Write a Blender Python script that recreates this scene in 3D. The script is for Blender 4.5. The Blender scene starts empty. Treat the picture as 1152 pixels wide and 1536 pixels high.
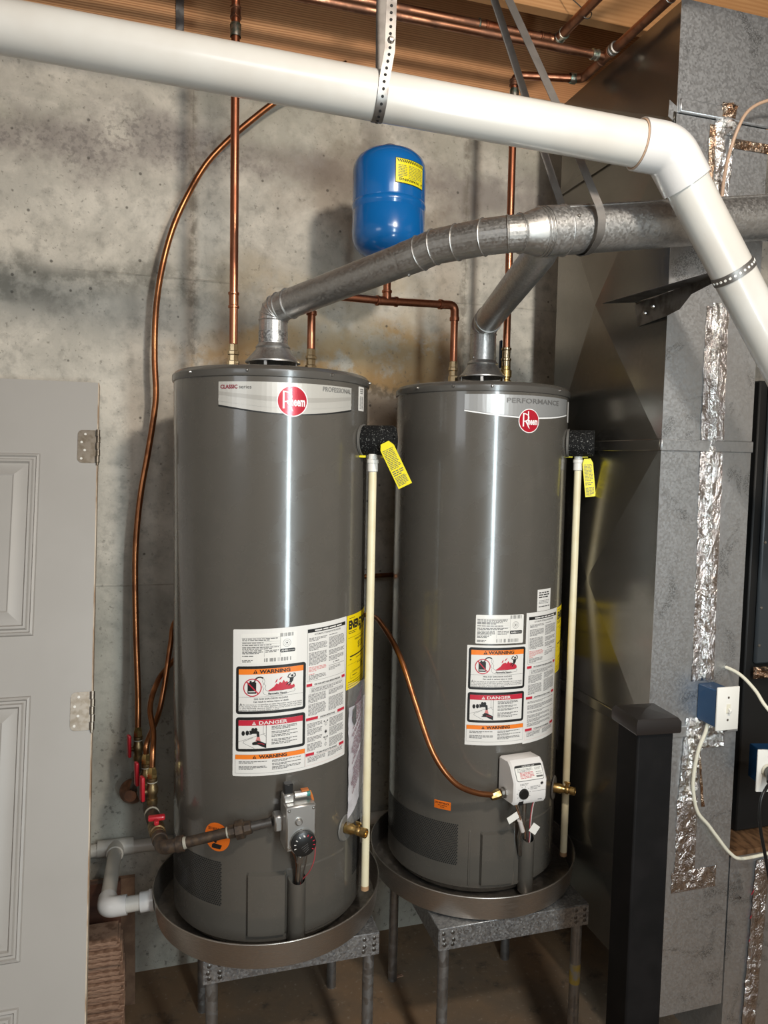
import bpy, bmesh, math, random
from mathutils import Vector, Matrix
random.seed(11)
D = bpy.data
SC = bpy.context.scene
COL = SC.collection
PI = math.pi
R_ = math.radians

# ------------------------------------------------------------------ camera
F_PX = 1107.9
CAM_Z = 1.7123
PITCH, ROLL, YAW = 0.0694, 0.0200, 0.2913
FWD = Vector((math.sin(YAW) * math.cos(PITCH), math.cos(YAW) * math.cos(PITCH), -math.sin(PITCH)))
_r0 = Vector((math.cos(YAW), -math.sin(YAW), 0))
_u0 = _r0.cross(FWD)
RIGHT = math.cos(ROLL) * _r0 + math.sin(ROLL) * _u0
UP = RIGHT.cross(FWD)
cd = D.cameras.new('camera')
cd.sensor_fit = 'VERTICAL'
cd.sensor_height = 36.0
cd.lens = F_PX / 1536 * 36.0
cd.clip_start = 0.02
cam = D.objects.new('camera', cd)
COL.objects.link(cam)
_m = Matrix((RIGHT, UP, -FWD)).transposed().to_4x4()
_m.translation = (0, 0, CAM_Z)
cam.matrix_world = _m
SC.camera = cam

# ------------------------------------------------------------------ world, lights, exposure
SC.view_settings.view_transform = 'Standard'
SC.view_settings.look = 'None'
SC.view_settings.gamma = 1.0
SC.view_settings.use_curve_mapping = False
SC.view_settings.exposure = 0.13
wd = D.worlds.new('world')
SC.world = wd
wd.use_nodes = True
wd.node_tree.nodes['Background'].inputs[0].default_value = (0.75, 0.85, 1.0, 1)
wd.node_tree.nodes['Background'].inputs[1].default_value = 0.02


def lamp(name, kind, loc, energy, color, size=0.1, size_y=None, aim=None):
    l = D.lights.new(name, kind)
    l.energy = energy
    l.color = color
    if kind == 'AREA':
        l.shape = 'RECTANGLE'
        l.size = size
        l.size_y = size_y or size
    else:
        l.shadow_soft_size = size
    o = D.objects.new(name, l)
    COL.objects.link(o)
    o.location = loc
    if aim:
        o.rotation_euler = (Vector(aim) - Vector(loc)).to_track_quat('-Z', 'Y').to_euler()
    return o


# the basement's bare ceiling bulb, a little right of the camera and in front of it
lamp('ceiling_bulb_light', 'POINT', (0.76, -0.10, 2.78), 118, (1.0, 0.90, 0.775), 0.085)
# broad unseen fill panel added behind the camera to lift the shadows
lamp('fill_light', 'AREA', (0.3, -2.2, 2.95), 36, (0.93, 0.96, 1.0), 1.8, 1.0, (0.4, 1.6, 1.2))
# upright light strip added beside the camera for the streaks on the heaters
lamp('streak_light', 'AREA', (0.70, -0.30, 1.50), 26, (0.82, 0.95, 1.0), 0.17, 1.5, (0.6, 2.0, 1.50))
# small basement window on the left of the room
lamp('window_daylight', 'AREA', (-2.2, -0.6, 2.15), 6, (0.86, 0.93, 1.0), 0.9, 0.6, (0.3, 2.3, 1.6))


# ------------------------------------------------------------------ materials
MATS = {}


def nd(nt, kind, **kw):
    n = nt.nodes.new(kind)
    for k, v in kw.items():
        setattr(n, k, v)
    return n


def base_mat(name):
    m = D.materials.new(name)
    m.use_nodes = True
    nt = m.node_tree
    b = nt.nodes['Principled BSDF']
    MATS[name] = m
    return m, nt, b


def coords(nt, scale=(1, 1, 1)):
    tc = nd(nt, 'ShaderNodeTexCoord')
    mp = nd(nt, 'ShaderNodeMapping')
    mp.inputs['Scale'].default_value = scale
    nt.links.new(tc.outputs['Object'], mp.inputs['Vector'])
    return mp.outputs['Vector']


def noise(nt, vec, scale, detail=4, rough=0.55, dist=0.0):
    n = nd(nt, 'ShaderNodeTexNoise')
    n.inputs['Scale'].default_value = scale
    n.inputs['Detail'].default_value = detail
    n.inputs['Roughness'].default_value = rough
    n.inputs['Distortion'].default_value = dist
    nt.links.new(vec, n.inputs['Vector'])
    return n.outputs['Fac']


def ramp(nt, fac, lo, hi, a=0.0, b=1.0):
    n = nd(nt, 'ShaderNodeMapRange')
    n.interpolation_type = 'SMOOTHSTEP'
    n.inputs['From Min'].default_value = lo
    n.inputs['From Max'].default_value = hi
    n.inputs['To Min'].default_value = a
    n.inputs['To Max'].default_value = b
    nt.links.new(fac, n.inputs['Value'])
    return n.outputs['Result']


def mix(nt, fac, a, b, mode='MIX'):
    n = nd(nt, 'ShaderNodeMix', data_type='RGBA', blend_type=mode)
    for sock, val in ((n.inputs[0], fac), (n.inputs[6], a), (n.inputs[7], b)):
        if isinstance(val, (int, float)):
            sock.default_value = val
        elif isinstance(val, tuple):
            sock.default_value = (*val, 1) if len(val) == 3 else val
        else:
            nt.links.new(val, sock)
    return n.outputs[2]


def math_(nt, op, a, b=None):
    n = nd(nt, 'ShaderNodeMath', operation=op)
    for i, v in enumerate((a, b)):
        if v is None:
            continue
        if isinstance(v, (int, float)):
            n.inputs[i].default_value = v
        else:
            nt.links.new(v, n.inputs[i])
    return n.outputs[0]


def bump(nt, b, h, strength=0.3, dist=0.002):
    n = nd(nt, 'ShaderNodeBump')
    n.inputs['Strength'].default_value = strength
    n.inputs['Distance'].default_value = dist
    nt.links.new(h, n.inputs['Height'])
    nt.links.new(n.outputs['Normal'], b.inputs['Normal'])


def mat(name, col, rough=0.5, metal=0.0, var=None, vscale=20, lo=0.4, hi=0.65, stretch=(1, 1, 1),
        rvar=0.0, bmp=0.0, bscale=200, coat=0.0, spec=0.5, detail=4):
    m, nt, b = base_mat(name)
    b.inputs['Base Color'].default_value = (*col, 1)
    b.inputs['Roughness'].default_value = rough
    b.inputs['Metallic'].default_value = metal
    b.inputs['Coat Weight'].default_value = coat
    b.inputs['Coat Roughness'].default_value = 0.08
    b.inputs['Specular IOR Level'].default_value = spec
    if var or bmp or rvar:
        v = coords(nt, stretch)
        if var or rvar:
            f = ramp(nt, noise(nt, v, vscale, detail), lo, hi)
            if var:
                nt.links.new(mix(nt, f, col, var), b.inputs['Base Color'])
            if rvar:
                nt.links.new(ramp(nt, f, 0, 1, rough, rough + rvar), b.inputs['Roughness'])
        if bmp:
            bump(nt, b, noise(nt, v, bscale, 3), bmp, 0.001)
    return m


def M(n):
    return MATS[n]


mat('heater_paint', (0.090, 0.081, 0.069), 0.25, 0, var=(0.083, 0.075, 0.064), vscale=9, coat=0.55, rvar=0.08)
mat('heater_paint_dark', (0.055, 0.052, 0.048), 0.4)
mat('lid_paint', (0.078, 0.072, 0.064), 0.25, 0, coat=0.25)
mat('hole_black', (0.004, 0.004, 0.004), 0.8)
mat('copper', (0.50, 0.20, 0.11), 0.30, 1.0, var=(0.30, 0.11, 0.06), vscale=30, stretch=(1, 1, .25), rvar=0.15)
mat('copper_tube', (0.46, 0.19, 0.08), 0.32, 1.0, var=(0.28, 0.11, 0.05), vscale=14, rvar=0.12)
mat('copper_old', (0.36, 0.17, 0.10), 0.36, 1.0, var=(0.20, 0.10, 0.065), vscale=20, rvar=0.2)
mat('brass', (0.62, 0.43, 0.17), 0.28, 1.0, var=(0.38, 0.25, 0.10), vscale=60, rvar=0.2)
mat('brass_dull', (0.34, 0.24, 0.12), 0.42, 1.0, var=(0.17, 0.12, 0.07), vscale=50, rvar=0.2)
mat('solder', (0.62, 0.58, 0.50), 0.35, 1.0, var=(0.20, 0.30, 0.25), vscale=90)
mat('nickel', (0.55, 0.42, 0.25), 0.2, 1.0)
mat('black_iron', (0.060, 0.045, 0.036), 0.5, 0.6, var=(0.11, 0.075, 0.05), vscale=60)
mat('pipe_dope', (0.30, 0.275, 0.22), 0.6)
mat('blue_union', (0.10, 0.26, 0.42), 0.4)
mat('steel', (0.55, 0.53, 0.50), 0.30, 1.0, var=(0.34, 0.33, 0.31), vscale=40, rvar=0.15)
mat('steel_dark', (0.20, 0.19, 0.18), 0.38, 0.9, var=(0.11, 0.10, 0.09), vscale=30)
mat('cast_aluminium', (0.56, 0.55, 0.53), 0.42, 1.0, bmp=0.1, bscale=400)
mat('pan_aluminium', (0.52, 0.48, 0.44), 0.36, 1.0, var=(0.40, 0.36, 0.32), vscale=60, stretch=(1, 1, 14), rvar=0.12)
mat('pvc_white', (0.56, 0.54, 0.50), 0.30, 0, var=(0.52, 0.49, 0.445), vscale=5, spec=0.5, coat=0.3)
mat('pvc_fitting', (0.59, 0.575, 0.56), 0.28, 0, coat=0.3)
mat('pvc_grey', (0.56, 0.52, 0.46), 0.4)
mat('cpvc', (0.80, 0.72, 0.50), 0.38, 0, var=(0.76, 0.66, 0.43), vscale=12)
mat('cpvc_stain', (0.45, 0.27, 0.14), 0.5)
mat('foam', (0.006, 0.006, 0.006), 0.8, 0, var=(0.16, 0.16, 0.15), vscale=260, lo=0.60, hi=0.68, bmp=0.8, bscale=260, spec=0.2, detail=2)
mat('grey_plastic', (0.14, 0.132, 0.12), 0.5)
mat('tag_yellow', (0.82, 0.70, 0.02), 0.45)
mat('energy_yellow', (0.84, 0.62, 0.0), 0.45)
mat('label_white', (0.74, 0.71, 0.67), 0.38)
mat('rating_white', (0.78, 0.75, 0.70), 0.3)
mat('print_black', (0.012, 0.012, 0.012), 0.45)
mat('print_grey', (0.12, 0.115, 0.11), 0.5)
mat('print_line', (0.20, 0.19, 0.185), 0.5)
mat('print_red', (0.52, 0.022, 0.045), 0.4)
mat('print_redtext', (0.62, 0.20, 0.19), 0.5)
mat('print_orange', (0.86, 0.21, 0.02), 0.4)
mat('logo_red', (0.47, 0.010, 0.028), 0.22, 0.2, coat=0.4)
mat('logo_white', (0.85, 0.84, 0.83), 0.3)
mat('banner_silver', (0.52, 0.50, 0.46), 0.30, 0.25)
mat('banner_silver_dark', (0.43, 0.41, 0.375), 0.30, 0.25)
mat('banner_grey', (0.40, 0.40, 0.395), 0.27, 0.45)
mat('banner_chrome', (0.74, 0.74, 0.73), 0.2, 0.7)
mat('classic_red', (0.23, 0.012, 0.03), 0.4)
mat('white_plastic', (0.76, 0.72, 0.69), 0.32)
mat('black_plastic', (0.010, 0.010, 0.010), 0.35)
mat('teal_plastic', (0.02, 0.20, 0.17), 0.4)
mat('wire_red', (0.42, 0.06, 0.07), 0.45)
mat('wire_orange', (0.50, 0.14, 0.025), 0.45)
mat('wire_white', (0.62, 0.56, 0.52), 0.45)
mat('wire_brown', (0.22, 0.11, 0.06), 0.45)
mat('handle_red', (0.42, 0.012, 0.022), 0.38, coat=0.2)
mat('sticker_orange', (0.86, 0.17, 0.012), 0.45)
mat('blue_tank', (0.004, 0.125, 0.40), 0.22, 0, coat=0.5)
mat('blue_tank_dark', (0.006, 0.03, 0.09), 0.4)
mat('tank_label', (0.86, 0.76, 0.02), 0.35)
mat('door_paint', (0.41, 0.385, 0.355), 0.45, 0, var=(0.39, 0.365, 0.335), vscale=3, bmp=0.05, bscale=300)
mat('door_edge', (0.62, 0.52, 0.40), 0.6, 0, var=(0.34, 0.22, 0.13), vscale=25, stretch=(1, 1, .2))
mat('hinge_steel', (0.33, 0.29, 0.24), 0.42, 1.0, var=(0.25, 0.21, 0.16), vscale=60)
mat('black_post', (0.006, 0.0055, 0.0055), 0.6, 0, var=(0.009, 0.008, 0.008), vscale=10, spec=0.12)
mat('post_cap', (0.014, 0.011, 0.010), 0.34, 0, coat=0.1)
mat('furnace_panel', (0.035, 0.042, 0.048), 0.4)
mat('furnace_black', (0.004, 0.004, 0.004), 0.6)
mat('box_blue', (0.008, 0.045, 0.115), 0.38)
mat('plate_white', (0.80, 0.77, 0.71), 0.32)
mat('cable_cream', (0.72, 0.68, 0.55), 0.5)
mat('cable_tan', (0.42, 0.28, 0.19), 0.45)
mat('cord_black', (0.006, 0.006, 0.006), 0.4)
mat('strap_steel', (0.26, 0.245, 0.23), 0.45, 0.9, var=(0.20, 0.18, 0.165), vscale=18, rvar=0.15)
mat('plank_dark', (0.085, 0.036, 0.022), 0.5, 0, var=(0.045, 0.020, 0.013), vscale=12, stretch=(.3, 3, 3))
mat('plank_end', (0.34, 0.205, 0.135), 0.7, 0, var=(0.17, 0.09, 0.055), vscale=40, stretch=(1, 1, 5))
mat('plywood', (0.17, 0.10, 0.06), 0.7, 0, var=(0.11, 0.06, 0.035), vscale=20)
mat('cardboard', (0.20, 0.105, 0.05), 0.55, 0.1, var=(0.09, 0.045, 0.02), vscale=22, stretch=(3, 1, 1))
mat('pouch_paper', (0.62, 0.59, 0.62), 0.4, 0, var=(0.50, 0.47, 0.50), vscale=30)
mat('pouch_print', (0.15, 0.012, 0.045), 0.5)
mat('room_wall', (0.52, 0.49, 0.45), 0.8, 0, var=(0.42, 0.40, 0.36), vscale=2)


def clear_plastic():
    m, nt, b = base_mat('clear_plastic')
    b.inputs['Base Color'].default_value = (0.9, 0.9, 0.9, 1)
    b.inputs['Roughness'].default_value = 0.08
    b.inputs['Alpha'].default_value = 0.09
    v = coords(nt, (1, 1, 0.6))
    bump(nt, b, noise(nt, v, 55, 3, 0.5, 1.5), 1.0, 0.006)


clear_plastic()


def galvanized(name, c1, c2, rough, scale, rvar=0.2, stain=None, patches=True):
    m, nt, b = base_mat(name)
    v = coords(nt)
    vo = nd(nt, 'ShaderNodeTexVoronoi')
    vo.inputs['Scale'].default_value = scale
    nt.links.new(v, vo.inputs['Vector'])
    sep = nd(nt, 'ShaderNodeSeparateColor')
    nt.links.new(vo.outputs['Color'], sep.inputs[0])
    col = mix(nt, sep.outputs[0], c1, c2)
    if patches:   # worn dark spangle patches with their own outline
        p = math_(nt, 'MULTIPLY', ramp(nt, noise(nt, v, 7.5, 4, 0.65, 0.9), 0.54, 0.64),
                  ramp(nt, noise(nt, v, 330, 3), 0.44, 0.56))
        col = mix(nt, math_(nt, 'MULTIPLY', p, 0.55), col, (0.10, 0.10, 0.10))
    if stain:
        col = mix(nt, ramp(nt, noise(nt, v, 2.3, 3), 0.42, 0.68, 0, 0.8), col, stain)
    nt.links.new(col, b.inputs['Base Color'])
    b.inputs['Metallic'].default_value = 0.92
    nt.links.new(ramp(nt, sep.outputs[1], 0, 1, rough, rough + rvar), b.inputs['Roughness'])
    bump(nt, b, noise(nt, v, 2.0, 1), 0.10, 0.02)


galvanized('galv_flue', (0.56, 0.55, 0.53), (0.44, 0.43, 0.42), 0.34, 210, 0.16, (0.40, 0.38, 0.355), patches=False)
galvanized('galv_spangle', (0.62, 0.62, 0.61), (0.22, 0.22, 0.22), 0.28, 260, 0.25, patches=False)
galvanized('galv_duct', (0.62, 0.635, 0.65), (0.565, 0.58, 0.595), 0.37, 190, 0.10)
galvanized('galv_duct_shaded', (0.25, 0.232, 0.205), (0.225, 0.21, 0.185), 0.24, 150, 0.02, (0.17, 0.155, 0.13), patches=False)  # same metal as the duct front, the side's dim reflections put into the colour
galvanized('galv_stand', (0.44, 0.44, 0.44), (0.24, 0.24, 0.245), 0.40, 210, 0.2, patches=False)
galvanized('galv_leg', (0.36, 0.36, 0.36), (0.28, 0.28, 0.28), 0.34, 60, 0.2, patches=False)


def foil(name, c1, c2):
    m, nt, b = base_mat(name)
    v = coords(nt, (1, 1, .55))
    n1 = noise(nt, v, 42, 4, 0.6, 1.8)
    nt.links.new(mix(nt, ramp(nt, n1, 0.4, 0.62), c1, c2), b.inputs['Base Color'])
    b.inputs['Metallic'].default_value = 1.0
    b.inputs['Roughness'].default_value = 0.22
    bump(nt, b, n1, 1.0, 0.012)


foil('foil_tape', (0.92, 0.91, 0.90), (0.66, 0.645, 0.63))
foil('foil_brown', (0.42, 0.25, 0.15), (0.60, 0.48, 0.38))
foil('foil_flat', (0.74, 0.69, 0.67), (0.62, 0.57, 0.55))


def concrete(name):
    m, nt, b = base_mat(name)
    g = nd(nt, 'ShaderNodeNewGeometry')
    v = g.outputs['Position']
    sx = nd(nt, 'ShaderNodeSeparateXYZ')
    nt.links.new(v, sx.inputs[0])
    X, Z = sx.outputs[0], sx.outputs[2]
    col = mix(nt, ramp(nt, noise(nt, v, 4.5, 8, 0.65, 0.4), 0.36, 0.62), (0.65, 0.595, 0.51), (0.46, 0.425, 0.365))
    col = mix(nt, ramp(nt, noise(nt, v, 26, 6, 0.65), 0.46, 0.74, 0, 0.6), col, (0.27, 0.25, 0.215))
    col = mix(nt, ramp(nt, noise(nt, v, 9, 5, 0.6), 0.55, 0.72, 0, 0.55), col, (0.66, 0.60, 0.51))

    def band(z0, z1, soft, x0=None, x1=None, xs=0.25):
        d = math_(nt, 'ADD', Z, ramp(nt, noise(nt, v, 2.4, 4), 0.2, 0.8, -0.09, 0.09))
        f = math_(nt, 'MULTIPLY', ramp(nt, d, z0 - soft, z0 + soft), ramp(nt, d, z1 - soft, z1 + soft, 1, 0))
        if x0 is not None:
            f = math_(nt, 'MULTIPLY', f, ramp(nt, X, x0 - xs, x0 + xs))
        if x1 is not None:
            f = math_(nt, 'MULTIPLY', f, ramp(nt, X, x1 - xs, x1 + xs, 1, 0))
        return f

    def stain(f, n_scale, lo, hi, amt, c):
        nonlocal col
        k = math_(nt, 'MULTIPLY', f, ramp(nt, noise(nt, v, n_scale, 5, 0.65), lo, hi, 0, amt))
        col = mix(nt, k, col, c)
    # damp purple-brown band below the sill, mould spots in it
    stain(band(2.58, 2.74, 0.05), 5, 0.32, 0.6, 0.62, (0.205, 0.172, 0.160))
    stain(band(2.60, 2.72, 0.04, None, 0.35), 55, 0.46, 0.62, 0.5, (0.13, 0.112, 0.105))
    stain(band(2.48, 2.85, 0.08, 0.35, 1.15), 4, 0.45, 0.6, 0.5, (0.22, 0.17, 0.125))
    # greenish tint above the form joint, dirt along the joint on the left
    stain(band(2.22, 2.33, 0.035, None, 0.30), 14, 0.36, 0.6, 0.75, (0.185, 0.175, 0.145))
    stain(band(2.70, 2.95, 0.06), 3, 0.4, 0.6, 0.35, (0.30, 0.29, 0.22))
    # rust coloured seepage above and between the heaters
    stain(band(1.98, 2.13, 0.022, 0.18, 0.98, 0.12), 9, 0.36, 0.52, 0.9, (0.50, 0.30, 0.115))
    stain(band(1.955, 2.0, 0.012, 0.45, 0.95, 0.1), 30, 0.42, 0.56, 0.8, (0.16, 0.13, 0.085))
    stain(band(1.75, 1.97, 0.03, 0.55, 0.9, 0.1), 4, 0.3, 0.6, 0.6, (0.50, 0.35, 0.22))
    stain(band(2.05, 2.35, 0.06, 0.2, 0.9, 0.2), 6, 0.36, 0.58, 0.6, (0.52, 0.42, 0.28))
    stain(band(1.94, 2.06, 0.02, 0.05, 0.32, 0.08), 12, 0.36, 0.55, 0.7, (0.44, 0.29, 0.14))
    # lower wall is greyer green and spotted
    stain(band(-0.3, 1.30, 0.22), 3, 0.2, 0.5, 0.6, (0.275, 0.275, 0.235))
    stain(band(-0.3, 0.9, 0.15), 48, 0.58, 0.68, 0.7, (0.10, 0.095, 0.078))
    # crumbly stain along the two upright form joints
    for xj in (0.093, 1.02):
        dj = math_(nt, 'ABSOLUTE', math_(nt, 'SUBTRACT', X, xj))
        stain(math_(nt, 'MULTIPLY', ramp(nt, dj, 0.004, 0.022, 1, 0), band(1.9, 2.9, 0.1)), 28, 0.40, 0.6, 0.65, (0.19, 0.165, 0.13))
    # air holes left by the pour
    vo = nd(nt, 'ShaderNodeTexVoronoi')
    vo.inputs['Scale'].default_value = 19
    nt.links.new(v, vo.inputs['Vector'])
    sep = nd(nt, 'ShaderNodeSeparateColor')
    nt.links.new(vo.outputs['Color'], sep.inputs[0])
    hole = math_(nt, 'MULTIPLY', ramp(nt, vo.outputs['Distance'], 0.05, 0.11, 1, 0), ramp(nt, sep.outputs[0], 0.62, 0.66))
    col = mix(nt, math_(nt, 'MULTIPLY', hole, 0.8), col, (0.10, 0.09, 0.075))
    grit = ramp(nt, noise(nt, v, 75, 5, 0.7), 0.60, 0.70)
    col = mix(nt, math_(nt, 'MULTIPLY', grit, 0.55), col, (0.17, 0.155, 0.125))
    nt.links.new(col, b.inputs['Base Color'])
    b.inputs['Roughness'].default_value = 0.85
    h = math_(nt, 'SUBTRACT', math_(nt, 'SUBTRACT', noise(nt, v, 45, 6, 0.6), math_(nt, 'MULTIPLY', hole, 1.2)), math_(nt, 'MULTIPLY', grit, 0.35))
    bump(nt, b, h, 0.45, 0.006)


concrete('concrete_wall')


def floor_mat():
    m, nt, b = base_mat('floor_concrete')
    g = nd(nt, 'ShaderNodeNewGeometry')
    v = g.outputs['Position']
    col = mix(nt, ramp(nt, noise(nt, v, 2.4, 5, 0.6), 0.35, 0.65), (0.20, 0.12, 0.064), (0.125, 0.09, 0.06))
    col = mix(nt, ramp(nt, noise(nt, v, 11, 6, 0.7), 0.54, 0.70, 0, 0.85), col, (0.06, 0.045, 0.032))
    col = mix(nt, ramp(nt, noise(nt, v, 60, 4), 0.60, 0.72, 0, 0.5), col, (0.30, 0.24, 0.18))
    nt.links.new(col, b.inputs['Base Color'])
    b.inputs['Roughness'].default_value = 0.7
    bump(nt, b, noise(nt, v, 40, 6), 0.3, 0.004)


floor_mat()


def wood(name, c1, c2, c3, sc=1.0):
    m, nt, b = base_mat(name)
    v = coords(nt, (0.9 * sc, 13 * sc, 13 * sc))
    wv = nd(nt, 'ShaderNodeTexWave', wave_type='BANDS', bands_direction='Z')
    wv.inputs['Scale'].default_value = 3.4
    wv.inputs['Distortion'].default_value = 7.5
    wv.inputs['Detail'].default_value = 3
    wv.inputs['Detail Scale'].default_value = 0.7
    nt.links.new(v, wv.inputs['Vector'])
    f = wv.outputs['Fac']
    col = mix(nt, ramp(nt, f, 0.2, 0.85), c1, c2)
    col = mix(nt, ramp(nt, noise(nt, coords(nt, (0.6, 2, 2)), 2.2, 4), 0.42, 0.66, 0, 0.7), col, c3)
    # knots
    vo = nd(nt, 'ShaderNodeTexVoronoi')
    vo.inputs['Scale'].default_value = 1.0
    nt.links.new(coords(nt, (2.4, 0.0, 5.2)), vo.inputs['Vector'])
    col = mix(nt, ramp(nt, vo.outputs['Distance'], 0.03, 0.10, 0.85, 0), col, (0.05, 0.018, 0.010))
    nt.links.new(col, b.inputs['Base Color'])
    b.inputs['Roughness'].default_value = 0.6
    bump(nt, b, f, 0.15, 0.002)


wood('rim_wood', (0.72, 0.39, 0.185), (0.47, 0.215, 0.09), (0.55, 0.255, 0.11))
wood('joist_wood', (0.50, 0.27, 0.115), (0.40, 0.20, 0.08), (0.40, 0.19, 0.07), 0.6)
mat('joist_bottom', (0.40, 0.30, 0.17), 0.7, 0, var=(0.28, 0.20, 0.11), vscale=12, stretch=(.3, 2, 2))
mat('subfloor', (0.05, 0.032, 0.02), 0.8)

# ------------------------------------------------------------------ geometry helpers


def ray(px, py):
    return FWD + RIGHT * ((px - 576) / F_PX) - UP * ((py - 768) / F_PX)


def aty(px, py, Y):          # point of the place at distance Y from the camera's plane
    d = ray(px, py)
    return Vector((0, 0, CAM_Z)) + d * (Y / d.y)


def frame(axis):
    a = Vector(axis).normalized()
    t = Vector((0, 0, 1)) if abs(a.z) < 0.9 else Vector((1, 0, 0))
    x = t.cross(a).normalized()
    y = a.cross(x).normalized()
    return x, y, a


def smooth_path(pts, n=6):
    P = [Vector(p) for p in pts]
    P = [P[0] * 2 - P[1]] + P + [P[-1] * 2 - P[-2]]
    out = []
    for i in range(1, len(P) - 2):
        a, b, c, d = P[i - 1:i + 3]
        for k in range(n):
            t = k / n
            out.append(0.5 * ((2 * b) + (c - a) * t + (2 * a - 5 * b + 4 * c - d) * t * t + (3 * b - a - 3 * c + d) * t ** 3))
    out.append(P[-2])
    return out


def bend_path(pts, r, n=6):       # straight runs with rounded corners of radius r
    P = [Vector(p) for p in pts]
    out = [P[0]]
    for i in range(1, len(P) - 1):
        a = (P[i - 1] - P[i]).normalized()
        b = (P[i + 1] - P[i]).normalized()
        ang = a.angle(b)
        t = r / math.tan(ang / 2)
        t = min(t, (P[i - 1] - P[i]).length * .49, (P[i + 1] - P[i]).length * .49)
        s, e = P[i] + a * t, P[i] + b * t
        for k in range(n + 1):
            u = k / n
            out.append(s * (1 - u) ** 2 + P[i] * 2 * u * (1 - u) + e * u * u)
    out.append(P[-1])
    return out


class MB:
    def __init__(s):
        s.v, s.f, s.m = [], [], []

    def add(s, vs, fs, mi=0):
        o = len(s.v)
        s.v += [Vector(v) for v in vs]
        s.f += [tuple(i + o for i in f) for f in fs]
        s.m += [mi] * len(fs)
        return s

    def box(s, c, size, mi=0, rot=None, bev=0.0, seg=1):
        bm = bmesh.new()
        bmesh.ops.create_cube(bm, size=1)
        bmesh.ops.scale(bm, vec=size, verts=bm.verts)
        if bev:
            bmesh.ops.bevel(bm, geom=list(bm.edges), offset=bev, segments=seg, affect='EDGES', profile=0.5)
        Mx = Matrix.Translation(Vector(c)) @ (rot.to_4x4() if rot else Matrix())
        s.bm(bm, Mx, mi)
        return s

    def bm(s, bm, Mx=None, mi=0):
        bm.verts.index_update()
        s.add([(Mx @ v.co) if Mx else v.co.copy() for v in bm.verts], [[v.index for v in f.verts] for f in bm.faces], mi)
        bm.free()

    def tube(s, pts, r, n=12, mi=0, caps=True):
        P = [Vector(p) for p in pts]
        rr = r if isinstance(r, (list, tuple)) else [r] * len(P)
        T = []
        for i in range(len(P)):
            a = P[max(i - 1, 0)]
            b = P[min(i + 1, len(P) - 1)]
            if i not in (0, len(P) - 1):
                t = (P[i] - a).normalized() + (b - P[i]).normalized()
            else:
                t = b - a
            T.append(t.normalized())
        x, y, _ = frame(T[0])
        vs = []
        for i, p in enumerate(P):
            if i:
                q = T[i - 1].rotation_difference(T[i])
                x = q @ x
                y = q @ y
            k = 1.0
            if 0 < i < len(P) - 1:
                c = T[i].dot((P[i] - P[i - 1]).normalized())
                k = 1 / max(c, 0.5)
            for j in range(n):
                a = 2 * PI * j / n
                vs.append(p + (x * math.cos(a) + y * math.sin(a)) * rr[i])
        fs = []
        for i in range(len(P) - 1):
            for j in range(n):
                k = (j + 1) % n
                fs.append((i * n + j, i * n + k, (i + 1) * n + k, (i + 1) * n + j))
        if caps:
            fs.append(tuple(reversed(range(n))))
            fs.append(tuple(range((len(P) - 1) * n, len(P) * n)))
        return s.add(vs, fs, mi)

    def lathe(s, prof, o=(0, 0, 0), axis=(0, 0, 1), n=32, mi=0, closed=False):
        x, y, a = frame(axis)
        o = Vector(o)
        vs, fs = [], []
        for r, h in prof:
            for j in range(n):
                t = 2 * PI * j / n
                vs.append(o + a * h + (x * math.cos(t) + y * math.sin(t)) * max(r, 1e-5))
        L = len(prof)
        for i in range(L if closed else L - 1):
            i2 = (i + 1) % L
            for j in range(n):
                k = (j + 1) % n
                fs.append((i * n + j, i * n + k, i2 * n + k, i2 * n + j))
        return s.add(vs, fs, mi)

    def cyl(s, a, b, r, n=16, mi=0, r2=None):
        a, b = Vector(a), Vector(b)
        h = (b - a).length
        r2 = r if r2 is None else r2
        return s.lathe([(0, 0), (r, 0), (r2, h), (0, h)], a, b - a, n, mi)

    def torus(s, c, axis, R, r, n=32, m=8, mi=0):
        return s.lathe([(R + r * math.cos(2 * PI * k / m), r * math.sin(2 * PI * k / m)) for k in range(m)], c, axis, n, mi, closed=True)

    def prism(s, poly, o, ux, uy, depth, mi=0):
        o, ux, uy = Vector(o), Vector(ux), Vector(uy)
        nz = ux.cross(uy).normalized() * depth
        n = len(poly)
        a = [o + ux * p[0] + uy * p[1] for p in poly]
        vs = a + [p + nz for p in a]
        fs = [tuple(range(n - 1, -1, -1)), tuple(range(n, 2 * n))]
        fs += [(i, (i + 1) % n, n + (i + 1) % n, n + i) for i in range(n)]
        return s.add(vs, fs, mi)

    def ribbon(s, pts, w, t, up, mi=0):
        # flat strap: pts centre line, w = width along 'up' (vector or list), t = thickness
        P = [Vector(p) for p in pts]
        vs, fs = [], []
        for i, p in enumerate(P):
            tan = (P[min(i + 1, len(P) - 1)] - P[max(i - 1, 0)]).normalized()
            uu = Vector(up[i]) if isinstance(up, list) else Vector(up)
            uu = (uu - tan * uu.dot(tan)).normalized()
            nn = tan.cross(uu).normalized()
            for a, b in ((-1, -1), (1, -1), (1, 1), (-1, 1)):
                vs.append(p + uu * (a * w / 2) + nn * (b * t / 2))
        for i in range(len(P) - 1):
            for j in range(4):
                k = (j + 1) % 4
                fs.append((i * 4 + j, i * 4 + k, i * 4 + 4 + k, i * 4 + 4 + j))
        fs += [(3, 2, 1, 0), tuple(range(len(vs) - 4, len(vs)))]
        return s.add(vs, fs, mi)

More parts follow.
